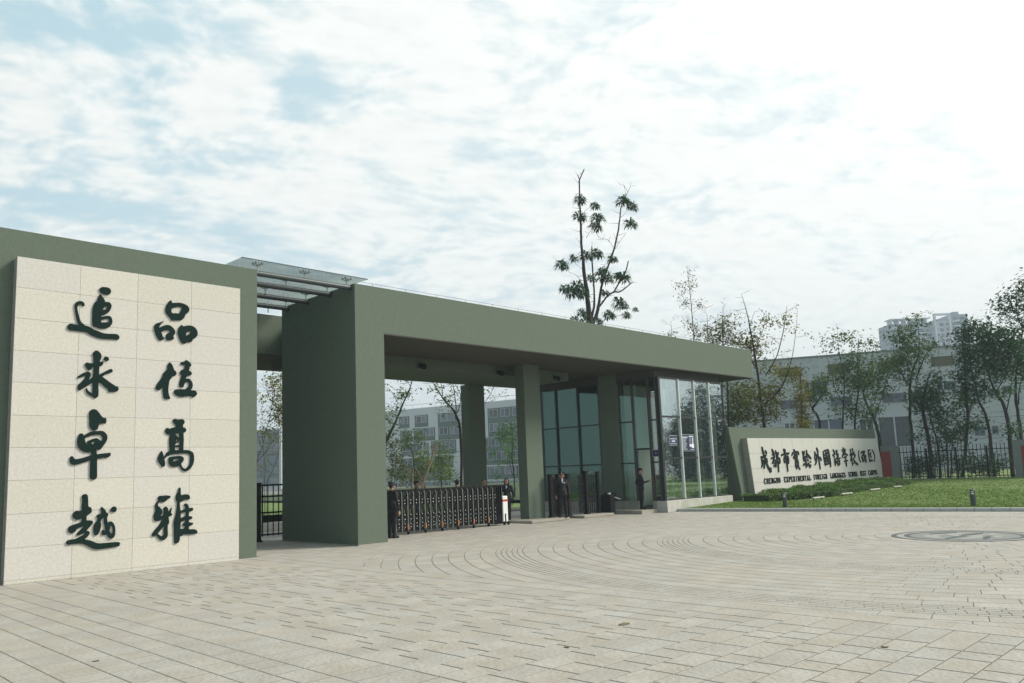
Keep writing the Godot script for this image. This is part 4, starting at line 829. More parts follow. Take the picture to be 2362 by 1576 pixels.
		"-0.06,3.89,-0.04,0.41,0.3,0.4;0.07,2.95,0.28,0.6,0.49,0.5;-1.03,2.53,0.54,0.43,0.43,0.5;1.23,2.25,-0.75,0.45,0.5,0.5;-0.2,1.88,0.29,0.54,0.32,0.5;-0.39,3.42,0.74,0.38,0.27,0.35;0.6,3.26,0.51,0.22,0.11,0.4;0.81,1.74,0.45,0.33,0.33,0.5"],
	["left_young_tree", "leafy young tree next to the gate column at the left of the gate opening", Vector3(30.62, -0.05, -40), "olive", 0.16, "0,0,0,0.041;0.01,1.58,0,0.036;0.1,2.6,0,0.031;-0.01,3.37,0,0.021;-0.12,3.99,0,0.01|0.23,0,0,0.031;0.39,1.57,-0.03,0.026;0.6,2.49,-0.05,0.016|0.1,2.6,0,0.015;1.1,3.03,-0.77,0.011",
		"-0.34,3.35,0.52,0.38,0.46,0.45;0.73,2.86,-0.3,0.44,0.47,0.5;-0.32,2.34,0.54,0.43,0.41,0.55;0.06,3.99,0.85,0.41,0.31,0.4;1.16,2.38,-0.19,0.37,0.42,0.5;1.4,1.85,-0.18,0.47,0.32,0.5;-0.79,1.79,0.8,0.3,0.35,0.5;-0.49,4.12,0.4,0.26,0.36,0.5"],
	["bright_green_tree", "bright green staked tree between the far pillar and the near pillar", Vector3(37.38, -0.05, -36), "bright", 0.15, "0,0,0,0.069;0.02,0.76,0,0.064;0.01,1.81,0,0.059;-0.09,2.88,0,0.048;0.05,3.94,0,0.032;-0.12,5.02,0,0.016|-0.08,1.71,0,0.032;0.1,2.36,-0.4,0.027;0.49,3.44,-0.79,0.016|0.05,3.94,0,0.016;-0,4.4,-0.45,0.011;-0.01,4.48,-0.9,0.008|-0.05,2.24,0,0.021;-0.29,2.58,-0.42,0.011;-0.32,2.7,-0.84,0.008",
		"-1.03,4.74,0.73,0.47,0.39,0.5;-1.48,4.33,0.55,0.37,0.26,0.5;0.79,3.98,-0.64,0.33,0.49,0.6;-1.24,3.91,0.59,0.37,0.26,0.55;-1.96,2.66,0.86,0.26,0.21,0.4;-2.3,3.04,0.28,0.28,0.23,0.4;0.35,2.99,-0.27,0.32,0.32,0.4;-0.46,3.3,0.09,0.32,0.21,0.45;-0.99,1.75,-0.66,0.32,0.32,0.35"],
	["gap_tree", "tree with thin V shaped limbs and yellowish leaves seen through the left gap", Vector3(19.3, -0.05, -36), "yellow", 0.13, "0,0,0,0.035;0.03,2.01,0,0.03;0.06,2.89,0,0.03;0.32,3.54,0,0.024;0.58,4.5,0,0.024;0.78,5.17,0,0.024;0.9,6.03,0,0.018;0.88,6.83,0,0.012;0.92,7.38,0,0.008|0.06,2.86,0,0.03;0.68,3.37,-0.29,0.024;1.31,4.06,-0.58,0.018;1.86,4.58,-0.87,0.019;2.41,5.18,-1.17,0.013|0.48,0,0,0.018;0.3,1.82,0.28,0.018;0.2,2.57,0.57,0.012;-0.08,3.44,0.85,0.012;-0.27,4.24,1.13,0.008|0.55,0,0,0.018;0.53,1.75,0.09,0.018;0.88,2.57,0.18,0.018;1.13,3.53,0.27,0.012;1.25,4.31,0.36,0.008|0.9,6.03,0,0.012;0.56,6.38,0.03,0.009;0.25,6.72,0.06,0.008|0.32,3.54,0,0.018;-0.16,4.05,0.52,0.012;-0.63,4.71,1.04,0.008",
		"1.15,6.61,-0.12,0.28,0.68,0.5;0.81,6.99,0.67,0.24,0.36,0.4;-0.14,6.05,0.59,0.24,0.3,0.45;0.53,5.21,-0.52,0.24,0.24,0.25;1.37,5.04,-0.45,0.28,0.43,0.4;0.59,4.28,-0.37,0.36,0.24,0.35;1.38,5.66,-0.47,0.25,0.37,0.35;0.63,6.92,0.16,0.18,0.18,0.3;1.36,4.11,-0.43,0.25,0.25,0.35;1.61,5.95,-0.15,0.37,1.24,0.5;0.88,4.86,-0.66,0.31,0.31,0.2"],
]
const GATE_TREE := [Vector3(39.23, -0.05, -31), "0,0,0,0.316;0.32,8.09,0,0.306;0.49,10.46,0,0.295;0.4,11.36,0,0.267;0.35,12.72,0,0.211;0.22,13.93,0,0.169;0.13,14.85,0,0.148;0.05,15.93,0,0.113;0.05,17.03,0,0.106;0.09,18.14,0,0.093;0.12,19.63,0,0.064;0.17,20.53,0,0.065|0.17,20.53,0,0.05;-0.34,20.86,0.82,0.049|0.18,20.61,0,0.043;0.39,21.01,-0.29,0.036|0.55,11.09,0,0.141;1.01,12.23,-0.02,0.099;1.15,13.56,-0.04,0.071;1.13,15.03,-0.06,0.065;1.21,16.3,-0.08,0.05|0.77,11.12,0,0.198;1.35,12.12,0.02,0.143;1.81,13.64,0.04,0.101;2.55,15.01,0.06,0.088;3.24,16.17,0.07,0.089;3.83,17.5,0.09,0.075;4.24,18.81,0.11,0.06;4.42,19.62,0.13,0.053;5.05,20.55,0.15,0.031;5.7,21.41,0.17,0.012|5.27,20.64,0,0.015;3.98,20.78,0.81,0.008|1.57,12.36,0,0.1;2.37,13.06,-0.03,0.094;3.3,13.56,-0.06,0.081;3.96,13.66,-0.1,0.067;4.8,14.09,-0.13,0.06;5.52,14.54,-0.16,0.053|3.21,13.54,0,0.073;3.51,14.2,0.28,0.066;3.8,14.79,0.56,0.059;3.87,15.58,0.84,0.044|3.49,16.54,0,0.015;2.93,17.04,0,0.015;1.97,17.02,0,0.015;1.65,17.41,0,0.015|3.68,16.57,0,0.022;4.12,17.1,0.03,0.015;4.91,17.86,0.06,0.015|-0.18,13.8,-0,0.014;-0.77,14.13,0.02,0.014;-1.38,14.18,0.03,0.014;-2.12,14.48,0.05,0.014|0.75,10.83,0,0.042;2.88,11.84,-0.32,0.029;4.62,12.78,-0.64,0.023;6.75,12.93,-0.96,0.012|2.45,11.74,0,0.022;4.34,12.12,-0.12,0.015|0.47,11.51,0,0.042;-0.13,11.64,-0.32,0.028;-0.31,11.46,-0.63,0.014|0.27,13.21,-0,0.035;-0.22,13.24,-0.5,0.021;-0.72,13.27,-0.99,0.014|0.57,16.76,0,0.021;0.68,17.15,0.3,0.014;0.73,17.45,0.6,0.011|0.17,18.15,0,0.021;1.27,18.92,-0.33,0.015;2.5,19.5,-0.66,0.011",
	"0.12,19.11,-0.03,0.54;-0.35,17.8,0.23,0.57;1.55,18.99,0.06,0.44;2.01,18.24,-0.17,0.62;1.47,17.56,0.02,0.58;4.74,19.99,0.06,0.65;5.43,19.72,0.28,0.54;6.01,18.7,-0.39,0.65;-2.14,14.37,0.06,0.58;-0.59,15.15,-0.25,0.42;0.62,15.46,-0.22,0.57;1.16,15.62,0.27,0.58;3.16,15.68,0.01,0.48;2.05,14.78,0.06,0.4;1.73,14.1,0.26,0.8;3.71,14.36,0.41,0.67;3.76,14.61,-0.06,0.44;-0.75,13.19,0.11,0.63;-1.92,12.91,0.01,0.48;-1.2,12.73,0.01,0.76;-0.45,12.72,0.19,0.56;2.18,13.26,-0.05,0.43;3.69,12.62,0.03,0.7;2.48,11.74,-0.02,0.58;3.8,11.85,0.44,0.41;5.2,12.47,0.2,0.3;-0.78,11.45,0.38,0.49;-1.64,11.06,0.44,0.34;1.55,11.31,-0.24,0.43;0.72,13.99,0.06,0.43;-0.7,10.75,0.44,0.56;0.97,10.51,0.34,0.64"]

func grow(a: Array, group: String) -> void:
	var t := thing(a[0], a[1], "tree", a[2], group)
	var trunk := MB.new()
	var br := MB.new()
	var crown := MB.new()
	var base: Color = TONES[a[3]]
	var ends := limbs(a[5], trunk, br)
	for s in a[6].split(";"):
		var f: PackedFloat64Array = s.split_floats(",")
		foliage(crown, Vector3(f[0], f[1], f[2]), f[3], f[4], f[5], a[4] * 1.35, base)
	for e in ends:
		if rng.randf() < 0.6:
			for k in 6: leaf_at(crown, e + Vector3(rng.randfn(0, 1), rng.randfn(0, 1), rng.randfn(0, 1)) * 0.12, a[4], base)
	var bark: Material = M.bark if a[3] in ["yellow", "olive", "lime", "gold"] else M.bark_dark
	put(t, "trunk", trunk, bark)
	if br.v.size(): put(t, "branch", br, bark)
	put(t, "crown", crown, M.leaf)

func frond_tuft(mb: MB, ce: Vector3, R: float, base: Color) -> void:
	# a head of long drooping leaflets
	for k in 62:
		var a := rng.randf() * TAU
		var up := rng.randf_range(-0.5, 0.95)
		var o := Vector3(cos(a) * sqrt(1.0 - up * up), up, sin(a) * sqrt(1.0 - up * up))
		var p0 := ce + o * R * rng.randf_range(0.05, 0.3)
		var L := R * rng.randf_range(0.65, 1.05)
		var p1 := p0 + o * L * 0.5
		var p2 := p1 + (o * 0.6 + Vector3.DOWN * rng.randf_range(0.5, 1.0)).normalized() * L * 0.5
		var sd := o.cross(Vector3.UP).normalized() * L * rng.randf_range(0.07, 0.11)
		var t := rng.randf_range(0.6, 1.5)
		mb.col = Color(base.r * t, base.g * t, base.b * t)
		mb.tri(p0, p1 + sd, p1 - sd)
		mb.tri(p1 + sd, p2, p1 - sd)

# ---------------------------------------------------------------- paving
func clip(poly: PackedVector2Array, nrm: Vector2, d: float) -> PackedVector2Array:
	var out := PackedVector2Array()
	for k in poly.size():
		var a := poly[k]
		var b := poly[(k + 1) % poly.size()]
		var da := a.dot(nrm) - d
		var db := b.dot(nrm) - d
		if da >= 0: out.append(a)
		if (da >= 0) != (db >= 0): out.append(a.lerp(b, da / (da - db)))
	return out

func modular(x0: float, x1: float, z0: float, z1: float, u: float, keep: Callable, out: Array) -> void:
	var nx := int(round((x1 - x0) / u))
	var nz := int(round((z1 - z0) / u))
	var ux := (x1 - x0) / nx
	var uz := (z1 - z0) / nz
	var used := PackedByteArray()
	used.resize(nx * nz)
	for j in nz:
		for i in nx:
			if used[j * nx + i]: continue
			var r := rng.randf()
			var sz: Array = [2, 2] if r < 0.10 else [2, 1] if r < 0.52 else [1, 2] if r < 0.66 else [3, 1] if r < 0.74 else [1, 1]
			if rng.randf() < 0.12: sz = [sz[1], sz[0]]
			var w: int = sz[0]
			var h: int = sz[1]
			var fits := func(ww: int, hh: int) -> bool:
				if i + ww > nx or j + hh > nz: return false
				for b in hh:
					for a in ww:
						if used[(j + b) * nx + i + a]: return false
				return true
			while not fits.call(w, h):
				if h > 1: h -= 1
				else: w -= 1
			for b in h:
				for a in w: used[(j + b) * nx + i + a] = 1
			var g := 0.0075
			var p := Rect2(x0 + i * ux + g, z0 + j * uz + g, w * ux - 2 * g, h * uz - 2 * g)
			if keep.call(p):
				out.append(PackedVector2Array([p.position, Vector2(p.position.x, p.end.y), p.end, Vector2(p.end.x, p.position.y)]))

func pave(cam: Camera3D) -> void:
	var root := Node3D.new()
	root.name = "pavement"
	add_child(root)
	root.set_meta("kind", "structure")
	var bed := MB.new()
	bed.span(Vector3(-14, -0.3, -30), Vector3(32.5, -0.005, 14))
	put(root, "bedding", bed, M.joint)
	var flat := []
	# courses running away from the wall on the left, along it further right
	var jg := 0.008
	var x := -5.0
	var col_i := 0
	while x < 4.86:
		var wd: float = [0.33, 0.33, 0.41, 0.33, 0.33][col_i % 5]
		if x + wd > 4.6: wd = 4.9 - x
		var zz := -18.34 - rng.randf() * 0.5
		while zz < 5.0:
			var l: float = [0.33, 0.33, 0.5, 0.5, 0.66][rng.randi_range(0, 4)]
			flat.append(PackedVector2Array([Vector2(x + jg * 0.7, maxf(zz, -18.34) + jg * 1.6), Vector2(x + jg * 0.7, zz + l - jg * 1.6), Vector2(x + wd - jg * 0.7, zz + l - jg * 1.6), Vector2(x + wd - jg * 0.7, maxf(zz, -18.34) + jg * 1.6)]))
			zz += l
		x += wd
		col_i += 1
	var row := -18.34
	while row < 5.0:
		var hh := 0.33
		x = 4.9
		while x < BORDER - 0.46:
			var l: float = [0.33, 0.33, 0.5, 0.5, 0.66][rng.randi_range(0, 4)]
			if x + l > BORDER - 0.75: l = BORDER - 0.45 - x
			flat.append(PackedVector2Array([Vector2(x + jg * 1.4, row + jg), Vector2(x + jg * 1.4, row + hh - jg), Vector2(x + l - jg * 1.4, row + hh - jg), Vector2(x + l - jg * 1.4, row + jg)]))
			x += l
		row += hh
	# border course
	var z := -18.34
	while z < 5.0:
		var l := rng.randf_range(0.55, 0.95)
		flat.append(PackedVector2Array([Vector2(BORDER - 0.44, z + 0.004), Vector2(BORDER - 0.44, z + l - 0.004), Vector2(BORDER - 0.01, z + l - 0.004), Vector2(BORDER - 0.01, z + 0.004)]))
		z += l
	# ring paving
	var r := 1.52
	while r < 14.2:
		var fine := (r > 6.2 and r < 6.85) or (r > 10.1 and r < 10.75)
		var w := 0.125 if fine else 0.36
		var l := 0.22 if fine else 0.56
		var cnt := int(TAU * (r + w * 0.5) / l)
		var off := rng.randf()
		for k in cnt:
			var a0 := TAU * (k + off) / cnt
			var a1 := TAU * (k + 1 + off) / cnt
			var gj := 0.006 / r
			var rj := 0.0085
			var P := func(a: float, q: float) -> Vector2: return RING + Vector2(cos(a), sin(a)) * q
			var poly := PackedVector2Array([P.call(a0 + gj, r + rj), P.call(a1 - gj, r + rj), P.call(a1 - gj, r + w - rj), P.call(a0 + gj, r + w - rj)])
			poly.reverse()
			poly = clip(poly, Vector2(1, 0), BORDER)
			if poly.size() < 3: continue
			poly = clip(poly, Vector2(0, -1), -4.5)
			if poly.size() < 3: continue
			poly = clip(poly, Vector2(-1, 0), -29.0)
			if poly.size() < 3: continue
			flat.append(poly)
		r += w
	# beyond the rings, through the gate and up to the kerb
	modular(BORDER, 30.6, -27.0, 5.0, 0.4, func(p: Rect2):
		for q in [p.position, p.end, Vector2(p.position.x, p.end.y), Vector2(p.end.x, p.position.y)]:
			if (q - RING).length() > 14.25 or q.x > 29.0: return true
		return false, flat)
	# how large each stone shows
	var order := []
	var vol := []
	var view := cam.transform.affine_inverse()
	for k in flat.size():
		var poly: PackedVector2Array = flat[k]
		var c := Vector2.ZERO
		for q in poly: c += q / poly.size()
		var area := 0.0
		for q in poly.size(): area += poly[q].cross(poly[(q + 1) % poly.size()]) * 0.5
		var p := view * Vector3(c.x, 0, c.y)
		var s := 0.0
		if p.z < -1.0:
			var sx := p.x / -p.z - 0.0265
			var sy := p.y / -p.z - 0.0339
			if absf(sx) < 0.655 and absf(sy) < 0.44: s = absf(area) / pow(-p.z, 3.0)
		vol.append(s)
		order.append(k)
	order.sort_custom(func(a, b): return vol[a] > vol[b])
	var rest := MB.new()
	for e in order.size():
		var k: int = order[e]
		var poly: PackedVector2Array = flat[k]
		# counter-clockwise seen from above: u = x, w = -z
		var q := PackedVector2Array()
		for p in poly: q.append(Vector2(p.x, -p.y))
		var area := 0.0
		for p in q.size(): area += q[p].cross(q[(p + 1) % q.size()])
		if area < 0: q.reverse()
		var tone := rng.randi_range(0, 5)
		var h := 0.012 + rng.randf_range(-0.0006, 0.0006)
		if e < 300:
			var mb := MB.new()
			mb.prism(q, Vector3(0, -0.012, 0), Vector3.RIGHT, Vector3.FORWARD, h, 0.0025)
			put(root, "paver", mb, M["paver%d" % tone])
		else:
			var t := rng.randf_range(0.94, 1.04)
			var warm := rng.randf_range(-0.012, 0.014)
			rest.col = Color((0.402 + warm * 0.6) * t, 0.38 * t, (0.34 - warm * 0.6) * t)
			rest.prism(q, Vector3(0, -0.012, 0), Vector3.RIGHT, Vector3.FORWARD, h, 0.0025)
	put(root, "far_pavers", rest, M.paver_stuff).set_meta("kind", "stuff")
	# the round inlaid medallion
	var ce := Vector3(RING.x, 0, RING.y)
	var ring := func(called: String, r0: float, r1: float, y: float, m: Material) -> void:
		var mb := MB.new()
		mb.lathe([Vector2(r1, -0.02), Vector2(r1, y), Vector2(r0, y), Vector2(r0, -0.02)] if r0 > 0 else [Vector2(r1, -0.02), Vector2(r1, y), Vector2(0, y)], ce, 64)
		put(root, called, mb, m)
	ring.call("medallion_rim", 1.40, 1.50, 0.004, M.medal_dark)
	ring.call("medallion_band", 1.24, 1.396, 0.001, M.medal_pale)
	ring.call("medallion_inner_rim", 1.12, 1.236, 0.004, M.medal_dark)
	ring.call("medallion_disc", 0.0, 1.116, 0.001, M.medal_mid)
	var sw := "-0.75,0.35,0.12;-0.4,0.6,0.16;0.1,0.55,0.1;0.3,0.3,0.05|-0.2,0.1,0.05;0.2,0.3,0.14;0.6,0.25,0.12;0.85,0.0,0.04|-0.85,-0.2,0.08;-0.4,-0.35,0.13;0.1,-0.25,0.1;0.5,-0.5,0.12;0.8,-0.35,0.04|-0.3,-0.75,0.06;0.1,-0.65,0.1;0.35,-0.85,0.05"
	var dk := "-0.9,0.1,0.04;-0.5,0.05,0.07;-0.1,-0.05,0.05|0.2,0.75,0.05;0.55,0.6,0.09;0.8,0.4,0.04|0.1,0.05,0.04;0.5,-0.1,0.08;0.9,-0.15,0.03|-0.7,-0.6,0.04;-0.3,-0.55,0.07;0.0,-0.5,0.04"
	for e in [["medallion_pale_inlay", sw, M.medal_pale], ["medallion_dark_inlay", dk, M.medal_dark]]:
		var g := glyph(e[1], 0.03, 0.01)
		var mb := MB.new()
		mb.add(g, Transform3D(Basis(Vector3.RIGHT, -PI / 2), ce + Vector3(0, -0.004 if e[0] == "medallion_pale_inlay" else -0.003, 0)))
		put(root, e[0], mb, e[2])

# ---------------------------------------------------------------- buildings far away
func pt(a: Vector3, u: Vector3, s: float, y: float, out: float) -> Vector3:
	var nn := u.cross(Vector3.UP)
	return a + u * s + Vector3.UP * y + nn * out

func slab(mb: MB, a: Vector3, u: Vector3, s0: float, s1: float, y0: float, y1: float, o0: float, o1: float) -> void:
	var nn := u.cross(Vector3.UP)
	mb.box(pt(a, u, (s0 + s1) * 0.5, (y0 + y1) * 0.5, (o0 + o1) * 0.5), Vector3(absf(s1 - s0), absf(y1 - y0), absf(o1 - o0)), Basis(u, Vector3.UP, -nn))

func _facing(u: Vector3, a: Vector3) -> float:
	return 1.0 if u.cross(Vector3.UP).dot(EYE - a) > 0 else -1.0

func windowed(parent: Node3D, a: Vector3, u: Vector3, s0: float, s1: float, y0: float, y1: float, panes: int, pane_m: Array, frame := "frame_grey", w := 0.12) -> void:
	# a framed opening with panes, standing a little proud of the wall at o = 0
	var fr := MB.new()
	put_window_frame(fr, a, u, s0, s1, y0, y1, w, panes)
	var win := put(parent, "window", fr, M[frame])
	for k in panes:
		var mb := MB.new()
		var q0 := lerpf(s0, s1, float(k) / panes) + w * 0.5
		var q1 := lerpf(s0, s1, float(k + 1) / panes) - w * 0.5
		slab(mb, a, u, q0, q1, y0 + w, y1 - w, 0.012, 0.03)
		put(win, "pane", mb, pane_m[rng.randi_range(0, pane_m.size() - 1)])

func put_window_frame(fr: MB, a: Vector3, u: Vector3, s0: float, s1: float, y0: float, y1: float, w: float, panes: int) -> bool:
	slab(fr, a, u, s0, s1, y0, y0 + w, 0.005, 0.09)
	slab(fr, a, u, s0, s1, y1 - w, y1, 0.005, 0.09)
	for k in panes + 1:
		var s := lerpf(s0, s1, float(k) / panes)
		slab(fr, a, u, s - w * 0.5, s + w * 0.5, y0 + w, y1 - w, 0.005, 0.088)
	return true

const HALL := [Vector3(98.55, 0, -49.66), Vector3(107.48, 0, -31.7), "2.56,14.16,5.47,12.97;8.61,14.2,11.1,12.95;14.51,14.08,16.92,13.04;20.44,14.18,22.88,12.99;26.28,13.42,28.27,12.35", "5.72,12.09,8.22,10.45;2.63,9.95,4.57,8.79;8.65,9.99,11.05,8.82;14.6,10.02,17.2,8.85;20.87,11.08,22.8,10.04;26.18,9.73,27.36,8.97;27.75,10.1,28.62,9.08;24.32,5.33,25.34,4.31;26.15,5.39,26.74,4.4", "2.81,7.08,4.07,4.7;6.37,7.31,9.89,4.42;11.67,7.1,13.32,4.25;13.82,7.22,17.48,3.24"]
const DORM := [Vector3(123.84, 0, -157.25), Vector3(131.8, 0, -125.19), "-0.77,16.81,2.39,13.92;4.07,16.83,8.12,13.91;11.02,16.81,16.67,13.72;25.24,17.01,34.63,13.65;-0.57,13.28,3.15,10.4;3.83,13.6,10.11,10.49;11.06,13.73,17.35,10.44;25.23,13.72,34.47,10.36;-0.36,9.89,5.92,7.06;6.58,10,8.18,7.19;8.85,10.33,16.15,7.06;22.63,10.27,34.32,7.09;-0.46,6.41,8.07,3.57;9.29,6.69,15.22,3.77;23.02,7.19,34.17,3.94;-2.87,4.18,2.98,1.35;3.56,3.75,14.28,0.84;24.6,3.6,32.85,0.7;-2.96,0.5,2.9,-1.46;3.47,0.54,14.19,-1.69;24.46,0.18,32.72,-2.07"]
const WING := [Vector3(125.2, 0, -242.31), Vector3(129.2, 0, -224.45), "-1.35,18.22,17.01,14.29;-1.33,14.65,17,10.48;-1.3,10.82,16.99,6.89;-1.27,7.04,16.99,3.49;-1.24,3.51,16.98,0.67"]

func far_buildings() -> void:
	# white hall beyond the fence
	var a: Vector3 = HALL[0]
	var u: Vector3 = (HALL[1] - a).normalized()
	var hall := thing("hall_building", "long pale school hall with strip windows behind the trees on the right", "building")
	var mb := MB.new()
	slab(mb, a, u, -12, 60, -0.5, 15.25, -30, 0)
	put(hall, "wall", mb, M.white_facade)
	mb = MB.new()
	slab(mb, a, u, -12.1, 60.1, 15.252, 15.45, -30, 0.12)
	put(hall, "parapet", mb, M.grey_render)
	for k in 9:
		mb = MB.new()
		slab(mb, a, u, -9.0 + k * 7.6, -8.88 + k * 7.6, 0.3, 15.2, 0.0, 0.05)
		put(hall, "joint_strip", mb, M.frame_white)
	for y in [3.9, 6.4, 9.6, 12.2]:
		mb = MB.new()
		slab(mb, a, u, -11.9, 59.9, y, y + 0.07, 0.0, 0.03)
		put(hall, "string_course", mb, M.grey_render)
	for s in HALL[2].split(";"):
		var f: PackedFloat64Array = s.split_floats(",")
		mb = MB.new()
		slab(mb, a, u, f[0], f[2], f[3], f[1], 0.06, 0.1)
		put(hall, "olive_panel", mb, M.olive_panel)
	for s in HALL[3].split(";"):
		var f: PackedFloat64Array = s.split_floats(",")
		windowed(hall, a, u, f[0], f[2], f[3], f[1], 2, [M.mid_pane, M.dark_pane])
	for s in HALL[4].split(";"):
		var f: PackedFloat64Array = s.split_floats(",")
		windowed(hall, a, u, f[0], f[2], maxf(f[3], 0.6), f[1], maxi(2, int((f[2] - f[0]) / 1.5)), [M.dark_pane, M.mid_pane], "frame_white", 0.16)
	# dormitory block seen through the gate
	a = DORM[0]
	u = (DORM[1] - a).normalized()
	var dorm := thing("dormitory_building", "white block with green panels and paired windows seen through the gate opening", "building")
	mb = MB.new()
	slab(mb, a, u, -40, 60, -0.5, 18.6, -16, 0)
	put(dorm, "wall", mb, M.pale_facade)
	mb = MB.new()
	for k in 34: slab(mb, a, u, -39 + k * 3.0, -38.95 + k * 3.0, 18.6, 19.6, -0.5, -0.45)
	slab(mb, a, u, -40, 60, 19.55, 19.62, -0.5, -0.44)
	put(dorm, "roof_railing", mb, M.grey_render)
	for s in DORM[2].split(";"):
		var f: PackedFloat64Array = s.split_floats(",")
		mb = MB.new()
		slab(mb, a, u, f[0], f[2], f[3], f[1], 0.0, 0.06)
		put(dorm, "green_panel", mb, M.green_panel)
		var wide := f[2] - f[0]
		var mm := maxi(1, int(wide / 2.9))
		var h := f[1] - f[3]
		for k in mm:
			var c := f[0] + wide * (k + 0.5) / mm
			windowed(dorm, pt(a, u, 0, 0, 0.065), u, c - wide / mm * 0.36, c + wide / mm * 0.36, f[3] + h * 0.36, f[1] - h * 0.08, 2, [M.mid_pane, M.dark_pane, M.mid_pane, M.curtained_pane], "frame_white", 0.07)
	# wing in the left gap
	a = WING[0]
	u = (WING[1] - a).normalized()
	var wing := thing("wing_building", "white and green building strip visible in the gap left of the gate column", "building")
	mb = MB.new()
	slab(mb, a, u, -60, 18.0, -0.5, 18.7, -14, 0)
	put(wing, "wall", mb, M.pale_facade)
	for s in WING[2].split(";"):
		var f: PackedFloat64Array = s.split_floats(",")
		mb = MB.new()
		slab(mb, a, u, f[0], f[2], maxf(f[3], 0.3), f[1], 0.0, 0.06)
		put(wing, "green_panel", mb, M.green_panel)
		var h := f[1] - f[3]
		windowed(wing, pt(a, u, 0, 0, 0.065), u, f[2] - 4.0, f[2] - 0.4, f[3] + h * 0.3, f[1] - h * 0.1, 2, [M.mid_pane, M.curtained_pane])
		windowed(wing, pt(a, u, 0, 0, 0.065), u, f[2] - 11.0, f[2] - 7.4, f[3] + h * 0.3, f[1] - h * 0.1, 2, [M.mid_pane, M.curtained_pane])
	# hazy towers on the horizon
	a = Vector3(453.54, 0, -154.37)
	u = (Vector3(495.16, 0, -113.55) - a).normalized()
	tower("apartment_tower", "hazy blue grey tower block farthest left on the skyline behind the hall", a, u, 4.8, 27.0, 75.0, M.tower_blue)
	tower("apartment_tower", "hazy tower with a tall white frame on its front, second of the skyline group", a, u, 27.3, 37.6, 76.0, M.tower_pale)
	tower("apartment_tower", "tallest hazy tower of the skyline group with a small rooftop box", a, u, 37.9, 47.0, 79.0, M.tower_blue)
	tower("apartment_tower", "palest hazy tower block farthest right in the skyline group", a + u.cross(Vector3.UP) * -60.0, u, 50.0, 66.0, 84.0, M.tower_pale)

var tower_no := 0
func tower(called: String, label: String, a: Vector3, u: Vector3, s0: float, s1: float, h: float, m: Material) -> void:
	var t := thing(called, label, "tower block", Vector3.ZERO, "tower blocks on the skyline")
	var mb := MB.new()
	slab(mb, a, u, s0, s1, -1, h, -14, 0)
	put(t, "wall", mb, m)
	var w := MB.new()
	var fl := int(h / 3.0)
	var nb := maxi(2, int((s1 - s0) / 3.4))
	for f in range(12, fl):
		for b in nb:
			var x0 := s0 + (s1 - s0) * (b + 0.2) / nb
			var x1 := s0 + (s1 - s0) * (b + 0.78) / nb
			slab(w, a, u, x0, x1, f * 3.0 + 0.9, f * 3.0 + 2.5, 0.0, 0.15)
	put(t, "windows", w, M.mid_pane).set_meta("kind", "stuff")
	var s := MB.new()
	for f in range(12, fl):
		for b in nb:
			if b % 2 == 0: slab(s, a, u, s0 + (s1 - s0) * (b + 0.1) / nb, s0 + (s1 - s0) * (b + 0.9) / nb, f * 3.0, f * 3.0 + 0.8, 0.0, 1.2)
	put(t, "balconies", s, M.tower_white).set_meta("kind", "stuff")
	tower_no += 1
	var top := MB.new()
	if tower_no == 1:
		for k in 6:
			slab(top, a, u, s0 + 1 + k * 3.8, s0 + 1.5 + k * 3.8, h, h + 2.4, -6, -1)
		slab(top, a, u, s0, s1, h + 2.4, h + 2.8, -7, 0)
		put(t, "roof_frame", top, M.tower_white)
	elif tower_no == 2:
		for k in [s0 + 0.6, s1 - 1.6]:
			slab(top, a, u, k, k + 1.0, 30, h + 2.5, 0.2, 1.6)
		slab(top, a, u, s0 + 0.6, s1 - 0.6, h + 2.5, h + 3.6, 0.2, 1.6)
		put(t, "white_frame", top, M.tower_white)
	elif tower_no == 3:
		slab(top, a, u, s0 + 2.4, s0 + 5.6, h, h + 1.8, -8, -2)
		put(t, "rooftop_box", top, M.tower_blue)

